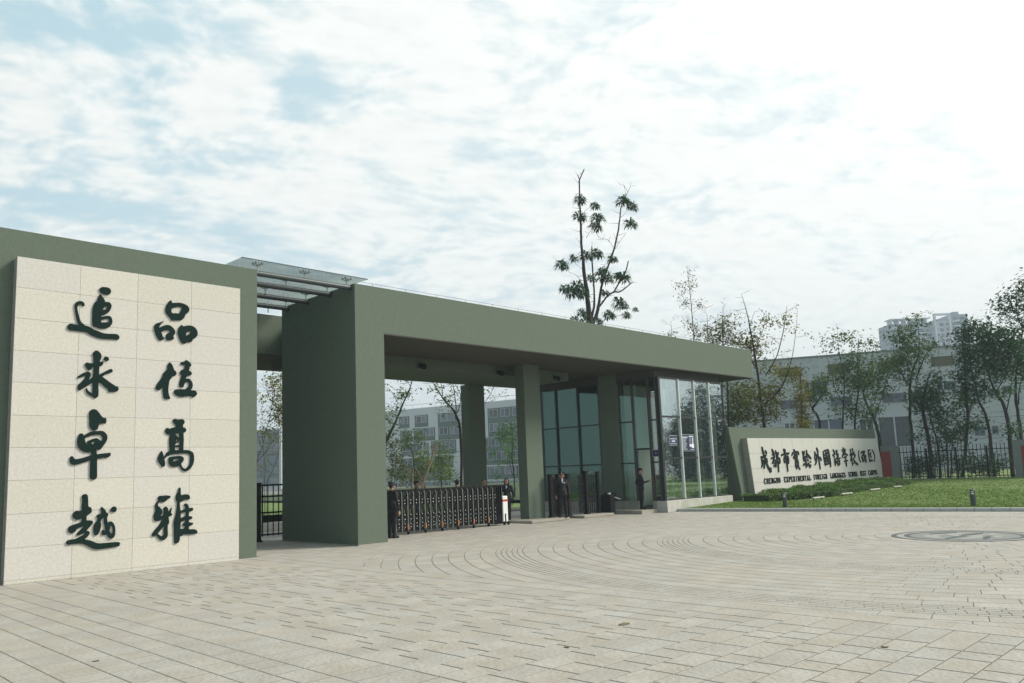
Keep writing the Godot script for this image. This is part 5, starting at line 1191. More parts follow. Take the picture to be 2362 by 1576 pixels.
# ---------------------------------------------------------------- the gate
func gate() -> void:
	var w := thing("stone_faced_wall", "tall grey green wall block with cream stone slab and large black calligraphy", "wall", Vector3(0, 0, 0))
	var mb := MB.new()
	mb.span(Vector3(-3, 0, -22.3), Vector3(9.858, 7.225, FRONT))
	put(w, "wall_block", mb, M.stucco)
	# backing of the slab, then its stones
	var x0 := 4.356
	var x1 := 9.27
	var zf := -18.1
	mb = MB.new()
	mb.span(Vector3(x0 + 0.004, 0.0, FRONT + 0.003), Vector3(x1 - 0.004, 6.592, zf - 0.03))
	put(w, "slab_backing", mb, M.limestone_edge)
	var rows := [0.0, 0.235, 0.70, 1.36, 2.023, 2.677, 3.325, 3.997, 4.646, 5.31, 5.955, 6.598]
	rows = [0.0, 0.075, 0.70, 1.36, 2.023, 2.677, 3.325, 3.997, 4.646, 5.31, 5.955, 6.598]
	var colx := [x0, 5.575, 6.79, 8.035, x1]
	for j in rows.size() - 1:
		for i in 4:
			mb = MB.new()
			var g := 0.002
			mb.prism(PackedVector2Array([Vector2(colx[i] + g, rows[j] + g), Vector2(colx[i + 1] - g, rows[j] + g), Vector2(colx[i + 1] - g, rows[j + 1] - g), Vector2(colx[i] + g, rows[j + 1] - g)]), Vector3(0, 0, zf - 0.03), Vector3.RIGHT, Vector3.UP, 0.03 + rng.randf_range(-0.0005, 0.0005), 0.0025)
			put(w, "stone_panel", mb, M["limestone%d" % rng.randi_range(0, 3)])
	for g in BIG_CHARACTERS:
		var o := put(w, "character", glyph(g[2], 0.0125, 0.03), M.letter)
		o.position = Vector3(g[0], g[1], zf + 0.003)

	var p := thing("gate_portal", "grey green gate portal with a deep column and a long cantilevered lintel", "gate")
	mb = MB.new()
	mb.span(Vector3(12.863, 0, -22.337), Vector3(13.861, 7.30, FRONT))
	put(p, "column", mb, M.stucco)
	mb = MB.new()
	mb.span(Vector3(13.862, 5.96, -21.4), Vector3(35.93, 7.30, FRONT))
	put(p, "lintel", mb, M.stucco)
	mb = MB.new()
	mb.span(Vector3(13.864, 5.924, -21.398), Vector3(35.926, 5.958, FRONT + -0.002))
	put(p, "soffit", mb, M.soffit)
	mb = MB.new()
	mb.span(Vector3(13.862, 5.60, -24.7), Vector3(26.0, 7.25, -21.6))
	put(p, "rear_beam", mb, M.stucco)
	mb = MB.new()
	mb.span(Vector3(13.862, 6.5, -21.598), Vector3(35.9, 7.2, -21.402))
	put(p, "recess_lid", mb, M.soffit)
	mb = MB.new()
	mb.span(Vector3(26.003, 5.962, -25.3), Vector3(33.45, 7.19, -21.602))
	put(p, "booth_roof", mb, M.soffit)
	mb = MB.new()
	mb.span(Vector3(6.0, 5.92, -26.5), Vector3(17.0, 7.22, -23.2))
	put(p, "rear_beam", mb, M.stucco)
	mb = MB.new()
	mb.span(Vector3(6.0, 5.885, -26.55), Vector3(17.0, 5.918, -24.72))
	mb.span(Vector3(6.0, 5.885, -24.718), Vector3(13.86, 5.918, -23.198))
	put(p, "rear_soffit", mb, M.soffit)
	for q in [[6.2, 8.6], [15.4, 16.4]]:
		mb = MB.new()
		mb.span(Vector3(q[0], 0, -26.2), Vector3(q[1], 5.884, -24.72))
		put(p, "pier", mb, M.stucco)
	mb = MB.new()
	mb.span(Vector3(22.08, 0, -21.0), Vector3(22.98, 5.922, -20.55))
	put(p, "pillar", mb, M.stucco)
	mb = MB.new()
	mb.span(Vector3(22.9, 0, -25.0), Vector3(23.8, 5.599, -24.5))
	put(p, "pillar", mb, M.stucco)
	# thin lightning rail along the roof edge
	mb = MB.new()
	for k in 19:
		var x := 13.6 + k * 1.23
		mb.bar(Vector3(x, 7.3, -18.5), Vector3(x, 7.42, -18.5), 0.008, 4)
	mb.bar(Vector3(13.2, 7.42, -18.5), Vector3(35.8, 7.42, -18.5), 0.006, 4)
	put(p, "lightning_rail", mb, M.grey_steel)
	# base trim of the column
	mb = MB.new()
	mb.span(Vector3(12.85, 0, -22.35), Vector3(13.875, 0.03, FRONT + 0.013))
	put(p, "base_trim", mb, M.concrete)

	# spotlights under the rear beam
	var labels := ["small dome spotlight under the gate roof nearest the column", "small dome spotlight under the gate roof above the near pillar", "small dome spotlight under the gate roof nearest the glass booth"]
	for k in 3:
		var s := thing("spotlight", labels[k], "spotlight", Vector3([17.85, 21.75, 25.05][k], 5.62, -21.47), "spotlights under the gate roof")
		mb = MB.new(); mb.cbox(Vector3(0, 0.1, -0.09), Vector3(0.1, 0.12, 0.06), 0.01); put(s, "bracket", mb, M.grey_steel)
		mb = MB.new(); mb.lathe([Vector2(0.0, -0.07), Vector2(0.09, -0.06), Vector2(0.15, 0.0), Vector2(0.15, 0.05), Vector2(0.1, 0.1), Vector2(0, 0.12)], Vector3(0, 0, 0.05), 16, Basis(Vector3.RIGHT, 0.5)); put(s, "housing", mb, M.black_steel)
		mb = MB.new(); mb.lathe([Vector2(0.0, -0.088), Vector2(0.07, -0.082), Vector2(0.085, -0.07), Vector2(0.0, -0.068)], Vector3(0.02, 0, 0.05), 14, Basis(Vector3.RIGHT, 0.5)); put(s, "lens", mb, M.steel)

	# glass canopy over the left passage
	var c := thing("glass_canopy", "pale green glass canopy on four steel tubes over the left passage", "canopy")
	for k in 4:
		mb = MB.new()
		var z: float = [-18.52, -19.56, -20.8, -21.95][k]
		mb.tube([Vector3(9.86, 7.18, z), Vector3(12.862, 7.2, z)], [0.075, 0.075], 12)
		put(c, "tube", mb, M.grey_steel)
	for k in 4:
		mb = MB.new()
		var z0: float = [-18.38, -19.54, -20.7, -21.86][k]
		mb.span(Vector3(9.45, 7.49, z0 - 1.15), Vector3(13.36, 7.506, z0))
		put(c, "pane", mb, M.canopy_glass)
		mb = MB.new()
		mb.span(Vector3(9.45, 7.488, z0 - 0.012), Vector3(13.36, 7.508, z0))
		put(c, "pane_edge", mb, M.grey_steel)
	for k in 5:
		for x in [9.99, 11.4, 12.75]:
			var z: float = [-18.56, -19.56, -20.72, -21.88, -23.0][k]
			mb = MB.new()
			mb.bar(Vector3(x, 7.24, z), Vector3(x, 7.42, z), 0.02, 6)
			for s in [Vector3(0.09, 0, 0.07), Vector3(-0.09, 0, 0.07), Vector3(0.09, 0, -0.07), Vector3(-0.09, 0, -0.07)]:
				mb.bar(Vector3(x, 7.39, z), Vector3(x, 7.43, z) + s, 0.014, 5)
				mb.lathe([Vector2(0.03, 0.0), Vector2(0.035, 0.02), Vector2(0.035, 0.055), Vector2(0, 0.058)], Vector3(x, 7.43, z) + s, 8)
			put(c, "spider_fitting", mb, M.steel)

func leaf_gate(called: String, label: String, x0: float, x1: float, z: float, y0: float, h: float, group: String) -> void:
	var g := thing(called, label, "gate", Vector3(x0, y0, z), group)
	var L := x1 - x0
	for y in [0.08, h * 0.47, h * 0.78, h]:
		var mb := MB.new()
		mb.box(Vector3(L * 0.5, y, 0), Vector3(L, 0.05, 0.05))
		put(g, "rail", mb, M.black_steel)
	for k in 5:
		var mb := MB.new()
		mb.box(Vector3(lerpf(0.025, L - 0.025, k / 4.0), h * 0.5 + 0.03, 0), Vector3(0.04 if k % 4 == 0 else 0.026, h, 0.026))
		put(g, "bar", mb, M.black_steel)
	var mb := MB.new()
	for k in 4:
		mb.tube([Vector3(lerpf(0.08, L - 0.08, k / 3.0) - 0.04, h * 0.47, 0), Vector3(lerpf(0.08, L - 0.08, k / 3.0), h * 0.47 - 0.09, 0), Vector3(lerpf(0.08, L - 0.08, k / 3.0) + 0.04, h * 0.47, 0)], [0.009, 0.009, 0.009], 5)
	mb.box(Vector3(L * 0.5, h * 0.35, 0), Vector3(L - 0.06, 0.22, 0.012))
	put(g, "scroll_panel", mb, M.black_steel)

func gate_post(label: String, at: Vector3, h: float, s := 0.15) -> void:
	var g := thing("gate_post", label, "post", at, "black posts of the pedestrian gates")
	var mb := MB.new(); mb.cbox(Vector3(0, h * 0.5, 0), Vector3(s, h, s), 0.008); put(g, "shaft", mb, M.black_steel)
	mb = MB.new(); mb.cbox(Vector3(0, h + 0.02, 0), Vector3(s + 0.03, 0.04, s + 0.03), 0.008); put(g, "cap", mb, M.black_steel)
	mb = MB.new(); mb.cbox(Vector3(0, 0.03, 0), Vector3(s + 0.06, 0.06, s + 0.06), 0.008); put(g, "foot", mb, M.black_steel)

func barriers() -> void:
	# retractable gate across the drive
	var g := thing("sliding_gate", "black and silver retractable lattice gate across the driveway with a white head unit", "gate")
	var n := 21
	var x0 := 15.2
	var dx := 0.2375
	var frame := MB.new()
	for z in [-0.26, 0.26]:
		frame.tube([Vector3(0, 0.09, z), Vector3(0, 0.42, z), Vector3(0.012, 0.5, z), Vector3(0, 0.58, z), Vector3(0, 1.30, z)], [0.013, 0.013, 0.011, 0.013, 0.013], 6)
	frame.tube([Vector3(0, 1.30, -0.26), Vector3(0, 1.37, -0.2), Vector3(0, 1.38, 0.2), Vector3(0, 1.30, 0.26)], [0.013, 0.013, 0.013, 0.013], 6)
	var frame_mesh := frame.mesh()
	var lat := MB.new()
	for z in [-0.22, 0.22]:
		for y in [0.2, 0.5, 0.8, 1.1]:
			var s := 1.0 if z > 0 else -1.0
			lat.box(Vector3(0.119, y + 0.12, z + 0.012), Vector3(0.34, 0.034, 0.012), Basis(Vector3(0, 0, 1), 0.87 * s))
			lat.box(Vector3(0.119, y + 0.12, z - 0.012), Vector3(0.34, 0.034, 0.012), Basis(Vector3(0, 0, 1), -0.87 * s))
		lat.box(Vector3(0.08, 0.74, z), Vector3(0.046, 1.26, 0.03))
		lat.box(Vector3(0.165, 0.74, z), Vector3(0.046, 1.26, 0.03))
	lat.box(Vector3(0.119, 1.395, 0), Vector3(0.236, 0.045, 0.46))
	lat.box(Vector3(0.119, 0.13, 0.2), Vector3(0.236, 0.05, 0.05))
	var lat_mesh := lat.mesh()
	var stud := MB.new()
	for y in [0.24, 0.34, 0.48, 0.62, 0.98, 1.08]:
		stud.lathe([Vector2(0.016, 0), Vector2(0.018, 0.012), Vector2(0, 0.018)], Vector3(0.122, y, 0.245), 8, Basis(Vector3.RIGHT, PI / 2))
	var stud_mesh := stud.mesh()
	var refl := MB.new()
	refl.cbox(Vector3(0, 0.24, 0.29), Vector3(0.034, 0.16, 0.012), 0.004)
	var refl_mesh := refl.mesh()
	var wheel := MB.new()
	wheel.lathe([Vector2(0.0, -0.02), Vector2(0.055, -0.02), Vector2(0.06, -0.01), Vector2(0.06, 0.01), Vector2(0.055, 0.02), Vector2(0, 0.02)], Vector3(0, 0.062, 0.26), 14, Basis(Vector3(0, 0, 1), PI / 2))
	var wheel_mesh := wheel.mesh()
	for k in n:
		var at := Vector3(x0 + k * dx, 0, -20.55)
		for e in [["frame", frame_mesh, M.silver], ["lattice", lat_mesh, M.black_steel], ["stud", stud_mesh, M.steel], ["reflector", refl_mesh, M.orange], ["wheel", wheel_mesh, M.rubber]]:
			if e[0] in ["reflector", "wheel"] and k % 3 != 1: continue
			var o := MeshInstance3D.new()
			o.name = e[0]; o.mesh = e[1]; o.material_override = e[2]
			g.add_child(o, true)
			o.position = at
	var hx := x0 + n * dx
	var mb := MB.new()
	for k in 3:
		mb.box(Vector3(hx + 0.02 + k * 0.1, 0.72, -20.55), Vector3(0.03, 1.3, 0.5))
	mb.box(Vector3(hx + 0.24, 1.395, -20.55), Vector3(0.62, 0.05, 0.5))
	mb.box(Vector3(hx + 0.1, 0.2, -20.55), Vector3(0.3, 0.3, 0.46))
	put(g, "head_frame", mb, M.black_steel)
	mb = MB.new(); mb.cbox(Vector3(hx + 0.38, 0.56, -20.5), Vector3(0.26, 0.92, 0.44), 0.02); put(g, "head_unit", mb, M.white_paint)
	mb = MB.new(); mb.box(Vector3(hx + 0.38, 0.86, -20.5), Vector3(0.266, 0.075, 0.446)); put(g, "red_band", mb, M.sign_red)
	mb = MB.new(); mb.box(Vector3(hx + 0.36, 0.25, -20.275), Vector3(0.05, 0.3, 0.012)); put(g, "lock_plate", mb, M.black_steel)
	mb = MB.new(); mb.box(Vector3(hx + 0.38, 1.2, -20.55), Vector3(0.24, 0.34, 0.02)); put(g, "head_window", mb, M.mid_pane)
	for k in 2:
		mb = MB.new(); mb.lathe([Vector2(0.0, -0.02), Vector2(0.065, -0.02), Vector2(0.065, 0.02), Vector2(0, 0.02)], Vector3(hx + 0.28 + k * 0.2, 0.066, -20.26), 14, Basis(Vector3(0, 0, 1), PI / 2)); put(g, "wheel", mb, M.rubber)

	# islands
	mb = MB.new(); mb.cbox(Vector3(22.35, 0.05, -20.35), Vector3(2.1, 0.1, 1.3), 0.02)
	tag(put(self, "traffic_island", mb, M.concrete), "low concrete island under the near pillar and the guard", "traffic island")
	mb = MB.new(); mb.cbox(Vector3(25.2, 0.05, -20.3), Vector3(1.9, 0.1, 1.2), 0.02)
	tag(put(self, "traffic_island", mb, M.concrete), "low concrete island under the paired black gates before the booth", "traffic island")
	# pedestrian gates
	var zz := -20.35
	gate_post("black gate post beside the near pillar", Vector3(22.99 + 0.12, 0.1, zz), 1.58)
	gate_post("black gate post between the two leaves next to the near pillar", Vector3(23.55, 0.1, zz), 1.58)
	gate_post("black gate post right behind the front-facing guard", Vector3(24.12, 0.1, zz), 1.58)
	leaf_gate("swing_gate", "narrow black swing gate next to the near pillar", 23.2, 23.46, zz, 0.14, 1.42, "black pedestrian gate leaves")
	leaf_gate("swing_gate", "black swing gate partly hidden by the front-facing guard", 23.64, 24.03, zz, 0.14, 1.42, "black pedestrian gate leaves")
	gate_post("black gate post between the paired gates on the second island", Vector3(25.22, 0.1, zz + 0.02), 1.66)
	gate_post("black gate post at the booth end of the paired gates", Vector3(25.98, 0.1, zz + 0.02), 1.62, 0.12)
	leaf_gate("swing_gate", "left leaf of the paired black gates on the second island", 24.78, 25.13, zz, 0.14, 1.46, "black pedestrian gate leaves")
	leaf_gate("swing_gate", "right leaf of the paired black gates on the second island", 25.32, 25.90, zz, 0.14, 1.46, "black pedestrian gate leaves")
	var t := thing("turnstile_box", "squat black turnstile cabinet right of the paired gates", "turnstile", Vector3(26.42, 0.1, -20.2))
	mb = MB.new(); mb.cbox(Vector3(0, 0.36, 0), Vector3(0.34, 0.72, 0.5), 0.03); put(t, "cabinet", mb, M.black_steel)
	mb = MB.new(); mb.cbox(Vector3(0.3, 0.6, -0.1), Vector3(0.34, 0.34, 0.4), 0.03); put(t, "side_box", mb, M.black_steel)
	mb = MB.new(); mb.cbox(Vector3(-0.1, 0.75, 0.16), Vector3(0.1, 0.06, 0.1), 0.01); put(t, "card_reader", mb, M.badge)
	mb = MB.new(); mb.bar(Vector3(0.17, 0.6, 0.2), Vector3(0.5, 0.5, 0.3), 0.018); put(t, "arm", mb, M.steel)
	# gate in the left passage
	gate_post("thick black gate post in the left passage", Vector3(12.3, 0, -22.9), 1.76, 0.21)
	leaf_gate("barred_gate", "black barred gate leaf between the passage post and the gate column", 12.5, 13.3, -22.95, 0.12, 1.6, "black gate leaves in the left passage")
	leaf_gate("barred_gate", "black barred gate leaf left of the passage post by the wall", 11.3, 12.12, -22.95, 0.12, 1.6, "black gate leaves in the left passage")

func poster(label: String, o: Vector3, basis: Basis, size: Vector2, kind: int) -> void:
	var im := Image.create(128, int(128 * size.y / size.x), false, Image.FORMAT_RGB8)
	var H := im.get_height()
	im.fill(Color(0.10, 0.12, 0.30))
	var wt := Color(0.85, 0.88, 0.92)
	if kind == 0:
		im.fill_rect(Rect2i(60, int(H * 0.10), 8, int(H * 0.10)), wt * 0.6)
		for k in 13: im.fill_rect(Rect2i(6 + k * 9, int(H * 0.30), 7, int(H * 0.09)), wt)
		for k in 3: im.fill_rect(Rect2i(34 + k * 20, int(H * 0.50), 16, int(H * 0.18)), wt)
		for k in 7: im.fill_rect(Rect2i(10 + k * 7, int(H * 0.82), 6, int(H * 0.07)), wt)
		for k in 7: im.fill_rect(Rect2i(66 + k * 7, int(H * 0.82), 6, int(H * 0.07)), wt)
	elif kind == 1:
		for k in 16: im.fill_rect(Rect2i(6, int(H * (0.16 + 0.05 * k)), 28 + (k * 17) % 20, 3), wt * 0.75)
		im.fill_rect(Rect2i(6, int(H * 0.13), 54, 5), wt)
		for k in 5: im.fill_rect(Rect2i(104, int(H * (0.18 + 0.08 * k)), 14, 6), wt)
		for k in 5: im.fill_rect(Rect2i(74, int(H * (0.18 + 0.08 * k)), 22, 4), wt * 0.7)
		im.fill_rect(Rect2i(72, int(H * 0.07), 48, 6), wt)
		im.fill_rect(Rect2i(76, int(H * 0.58), 26, int(H * 0.18)), wt)
		im.fill_rect(Rect2i(98, int(H * 0.58), 24, int(H * 0.26)), Color(0.93, 0.93, 0.93))
		im.fill_rect(Rect2i(78, int(H * 0.90), 44, 4), wt * 0.8)
	else:
		im.fill(Color(0.10, 0.14, 0.36))
		im.fill_rect(Rect2i(54, int(H * 0.3), 16, int(H * 0.4)), wt * 0.7)
		im.fill_rect(Rect2i(74, int(H * 0.4), 8, int(H * 0.25)), Color(0.6, 0.3, 0.3))
	var m := StandardMaterial3D.new()
	m.resource_name = "poster_print"
	m.albedo_texture = ImageTexture.create_from_image(im)
	m.roughness = 0.5
	var q := MeshInstance3D.new()
	var bm := QuadMesh.new()
	bm.size = size
	q.mesh = bm
	q.material_override = m
	q.name = "print"
	var t := thing("notice_poster", label, "notice")
	t.transform = Transform3D(basis, o)
	var b := MB.new()
	b.box(Vector3(0, 0, 0.003), Vector3(size.x + 0.02, size.y + 0.02, 0.006))
	put(t, "board", b, M.white_paint)
	t.add_child(q)
	q.position = Vector3(0, 0, 0.009)

func booth() -> void:
	var b := thing("guard_booth", "tall glass guard booth with dark frames on a white plinth under the lintel end", "guard booth")
	var X0 := 28.2
	var X1 := 33.45
	var ZF := -18.66
	var ZB := -25.3
	var mb := MB.new()
	mb.cbox(Vector3((28.13 + X1) * 0.5, 0.232, -18.75), Vector3(X1 - 28.13, 0.464, 0.5), 0.012); put(b, "plinth", mb, M.plinth)
	mb = MB.new(); mb.span(Vector3(28.135, 0, -19.19), Vector3(28.4, 0.46, -19.002)); put(b, "plinth", mb, M.concrete)
	for q in [[-20.7, -19.92], [-25.3, -20.72]]:
		mb = MB.new(); mb.span(Vector3(28.135, 0, q[0]), Vector3(28.4, 0.46, q[1])); put(b, "plinth", mb, M.concrete)
	mb = MB.new(); mb.span(Vector3(26.9, 0.0, -21.9), Vector3(28.13, 0.15, -18.9)); put(b, "step", mb, M.concrete)
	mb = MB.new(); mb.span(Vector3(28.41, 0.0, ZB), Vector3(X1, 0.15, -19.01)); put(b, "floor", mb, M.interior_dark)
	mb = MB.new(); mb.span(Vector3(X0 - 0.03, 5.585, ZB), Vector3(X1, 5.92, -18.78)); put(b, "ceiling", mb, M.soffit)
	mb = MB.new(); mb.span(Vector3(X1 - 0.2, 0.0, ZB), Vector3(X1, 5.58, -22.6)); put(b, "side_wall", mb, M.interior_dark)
	mb = MB.new(); mb.span(Vector3(X1 - 0.2, 0.0, -22.598), Vector3(X1, 0.46, -19.01)); put(b, "plinth", mb, M.plinth)
	for k in 3:  # side glazing added to let the sun brighten the interior
		mb = MB.new(); mb.span(Vector3(X1 - 0.06, 0.48, -22.57 + k * 1.27), Vector3(X1 - 0.048, 5.56, -21.33 + k * 1.27)); put(b, "pane", mb, M.added_side_glass)
		mb = MB.new(); mb.span(Vector3(X1 - 0.09, 0.47, -21.325 + k * 1.27), Vector3(X1 - 0.02, 5.57, -21.305 + k * 1.27)); put(b, "mullion", mb, M.grey_steel)
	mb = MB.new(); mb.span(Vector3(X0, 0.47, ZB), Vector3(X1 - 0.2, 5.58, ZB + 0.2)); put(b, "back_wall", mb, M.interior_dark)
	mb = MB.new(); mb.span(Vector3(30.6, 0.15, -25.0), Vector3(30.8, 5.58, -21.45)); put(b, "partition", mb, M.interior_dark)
	# stucco column in the inner side
	mb = MB.new(); mb.span(Vector3(X0 - 0.06, 0.0, -21.72), Vector3(X0 + 0.5, 5.92, -20.74)); put(b, "column", mb, M.stucco)
	mb = MB.new(); mb.span(Vector3(X0 - 0.04, 0.15, -19.21), Vector3(X0 + 0.12, 5.58, -19.12)); put(b, "door_jamb", mb, M.soffit)
	# front glazing: four bays of three panes
	var xs := [X0 + 0.16, 29.72, 30.98, 32.24, X1 - 0.02]
	xs = [28.32, 29.70, 30.95, 32.20, 33.42]
	var ys := [0.48, 2.20, 3.93, 5.56]
	for i in 4:
		for j in 3:
			mb = MB.new()
			mb.box(Vector3((xs[i] + xs[i + 1]) * 0.5, (ys[j] + ys[j + 1]) * 0.5, ZF), Vector3(xs[i + 1] - xs[i] - 0.03, ys[j + 1] - ys[j] - 0.03, 0.012))
			put(b, "pane", mb, M.booth_glass)
	for i in 4:
		if i == 0: continue
		mb = MB.new(); mb.cbox(Vector3(xs[i], (ys[0] + ys[3]) * 0.5, ZF + 0.035), Vector3(0.05, ys[3] - ys[0], 0.06), 0.006); put(b, "mullion", mb, M.white_metal)
	for y in ys:
		mb = MB.new(); mb.box(Vector3((xs[0] + xs[4]) * 0.5, y, ZF), Vector3(xs[4] - xs[0], 0.075, 0.08)); put(b, "transom", mb, M.black_frame)
	mb = MB.new(); mb.span(Vector3(X0 - 0.03, 0.465, ZF - 0.1), Vector3(X0 + 0.1, 5.584, ZF + 0.06)); put(b, "corner_post", mb, M.black_frame)
	mb = MB.new(); mb.span(Vector3(X1 - 0.04, 0.465, ZF - 0.05), Vector3(X1, 5.584, ZF + 0.04)); put(b, "corner_post", mb, M.black_frame)
	# inner side glazing
	var bays := [[-25.2, -24.25, 3], [-24.25, -22.95, 3], [-22.95, -21.74, 3], [-20.72, -19.97, 3], [-19.12, -18.76, 3]]
	for q in bays:
		var yy: Array = [0.47, 2.05, 3.8, 5.58] if q[0] < -20 or q[0] > -19.5 else [0.47, 2.2, 3.95, 5.58]
		for j in 3:
			mb = MB.new()
			mb.box(Vector3(X0 + 0.02, (yy[j] + yy[j + 1]) * 0.5, (q[0] + q[1]) * 0.5), Vector3(0.012, yy[j + 1] - yy[j] - 0.03, q[1] - q[0] - 0.03))
			put(b, "pane", mb, M.lobby_glass)
			mb = MB.new(); mb.box(Vector3(X0 + 0.02, yy[j + 1], (q[0] + q[1]) * 0.5), Vector3(0.06, 0.06, q[1] - q[0])); put(b, "transom", mb, M.black_frame)
		mb = MB.new(); mb.box(Vector3(X0 - 0.01, 3.02, q[1]), Vector3(0.12, 5.1, 0.05)); put(b, "mullion", mb, M.grey_steel)
	# door bay: fixed glass above, door ajar below
	mb = MB.new(); mb.box(Vector3(X0 + 0.02, 4.1, -19.58), Vector3(0.012, 2.9, 0.7)); put(b, "pane", mb, M.lobby_glass)
	mb = MB.new(); mb.box(Vector3(X0 + 0.02, 2.62, -19.58), Vector3(0.07, 0.08, 0.74)); put(b, "transom", mb, M.black_frame)
	mb = MB.new()
	for q in [[-0.04, 0.04], [0.74, 0.82]]: mb.span(Vector3(0.0, 0.16, q[0]), Vector3(0.05, 2.55, q[1]))
	mb.span(Vector3(0.0, 2.47, 0.04), Vector3(0.05, 2.55, 0.74)); mb.span(Vector3(0, 0.16, 0.04), Vector3(0.05, 0.3, 0.74))
	var door := put(b, "door", mb, M.black_frame)
	door.position = Vector3(X0 + 0.08, 0, -19.93)
	door.rotation.y = 2.05
	mb = MB.new(); mb.span(Vector3(0.02, 0.3, 0.04), Vector3(0.03, 2.47, 0.74)); put(door, "door_pane", mb, M.lobby_glass)
	mb = MB.new(); mb.bar(Vector3(-0.03, 1.0, 0.68), Vector3(-0.03, 1.35, 0.68), 0.014); put(door, "handle", mb, M.steel)
	# pale blinds behind the glass
	for q in [[28.55, 28.95], [29.95, 30.1], [31.55, 31.8], [32.75, 33.1], [29.2, 29.3]]:
		mb = MB.new()
		for k in int((q[1] - q[0]) / 0.05): mb.box(Vector3(q[0] + k * 0.05, 3.0, ZF - 0.22 + 0.02 * (k % 2)), Vector3(0.048, 5.0, 0.02))
		put(b, "curtain", mb, M.curtain)
	for q in [[-20.62, -20.3], [-20.1, -19.98]]:
		mb = MB.new(); mb.box(Vector3(X0 + 0.32, 2.9, (q[0] + q[1]) * 0.5), Vector3(0.03, 5.0, q[1] - q[0])); put(b, "curtain", mb, M.curtain)
	mb = MB.new(); mb.span(Vector3(28.75, 0.15, -21.4), Vector3(31.6, 5.58, -21.3)); put(b, "partition", mb, M.interior)  # added pale partition, placed to catch daylight and brighten the doorway
	mb = MB.new(); mb.cbox(Vector3(31.2, 0.85, -19.6), Vector3(2.6, 0.06, 0.7), 0.01); mb.box(Vector3(31.2, 0.5, -19.85), Vector3(2.4, 0.66, 0.05)); put(b, "desk", mb, M.interior)
	poster("small dark blue notice with white lines on the first bay of the booth glass", Vector3(29.11, 2.935, ZF + 0.012), Basis.IDENTITY, Vector2(0.55, 0.40), 0)
	poster("large dark blue notice with white text blocks on the second booth bay", Vector3(30.25, 2.835, ZF + 0.012), Basis.IDENTITY, Vector2(0.97, 0.69), 1)
	poster("blue notice on the narrow side pane beside the booth door", Vector3(X0 + 0.008, 2.42, -18.94), Basis(Vector3.UP, -PI / 2), Vector2(0.31, 0.27), 2)

# ---------------------------------------------------------------- sign wall, lawn and fence
func kerb_x(z: float) -> float:
	return 28.95 + (z + 17.3) * 0.134 - 0.0009 * (z + 17.3) * (z + 17.3)

func lawn_y(x: float) -> float:
	return 0.12 + clampf((x - 29.6) * 0.0218, 0.0, 0.46)

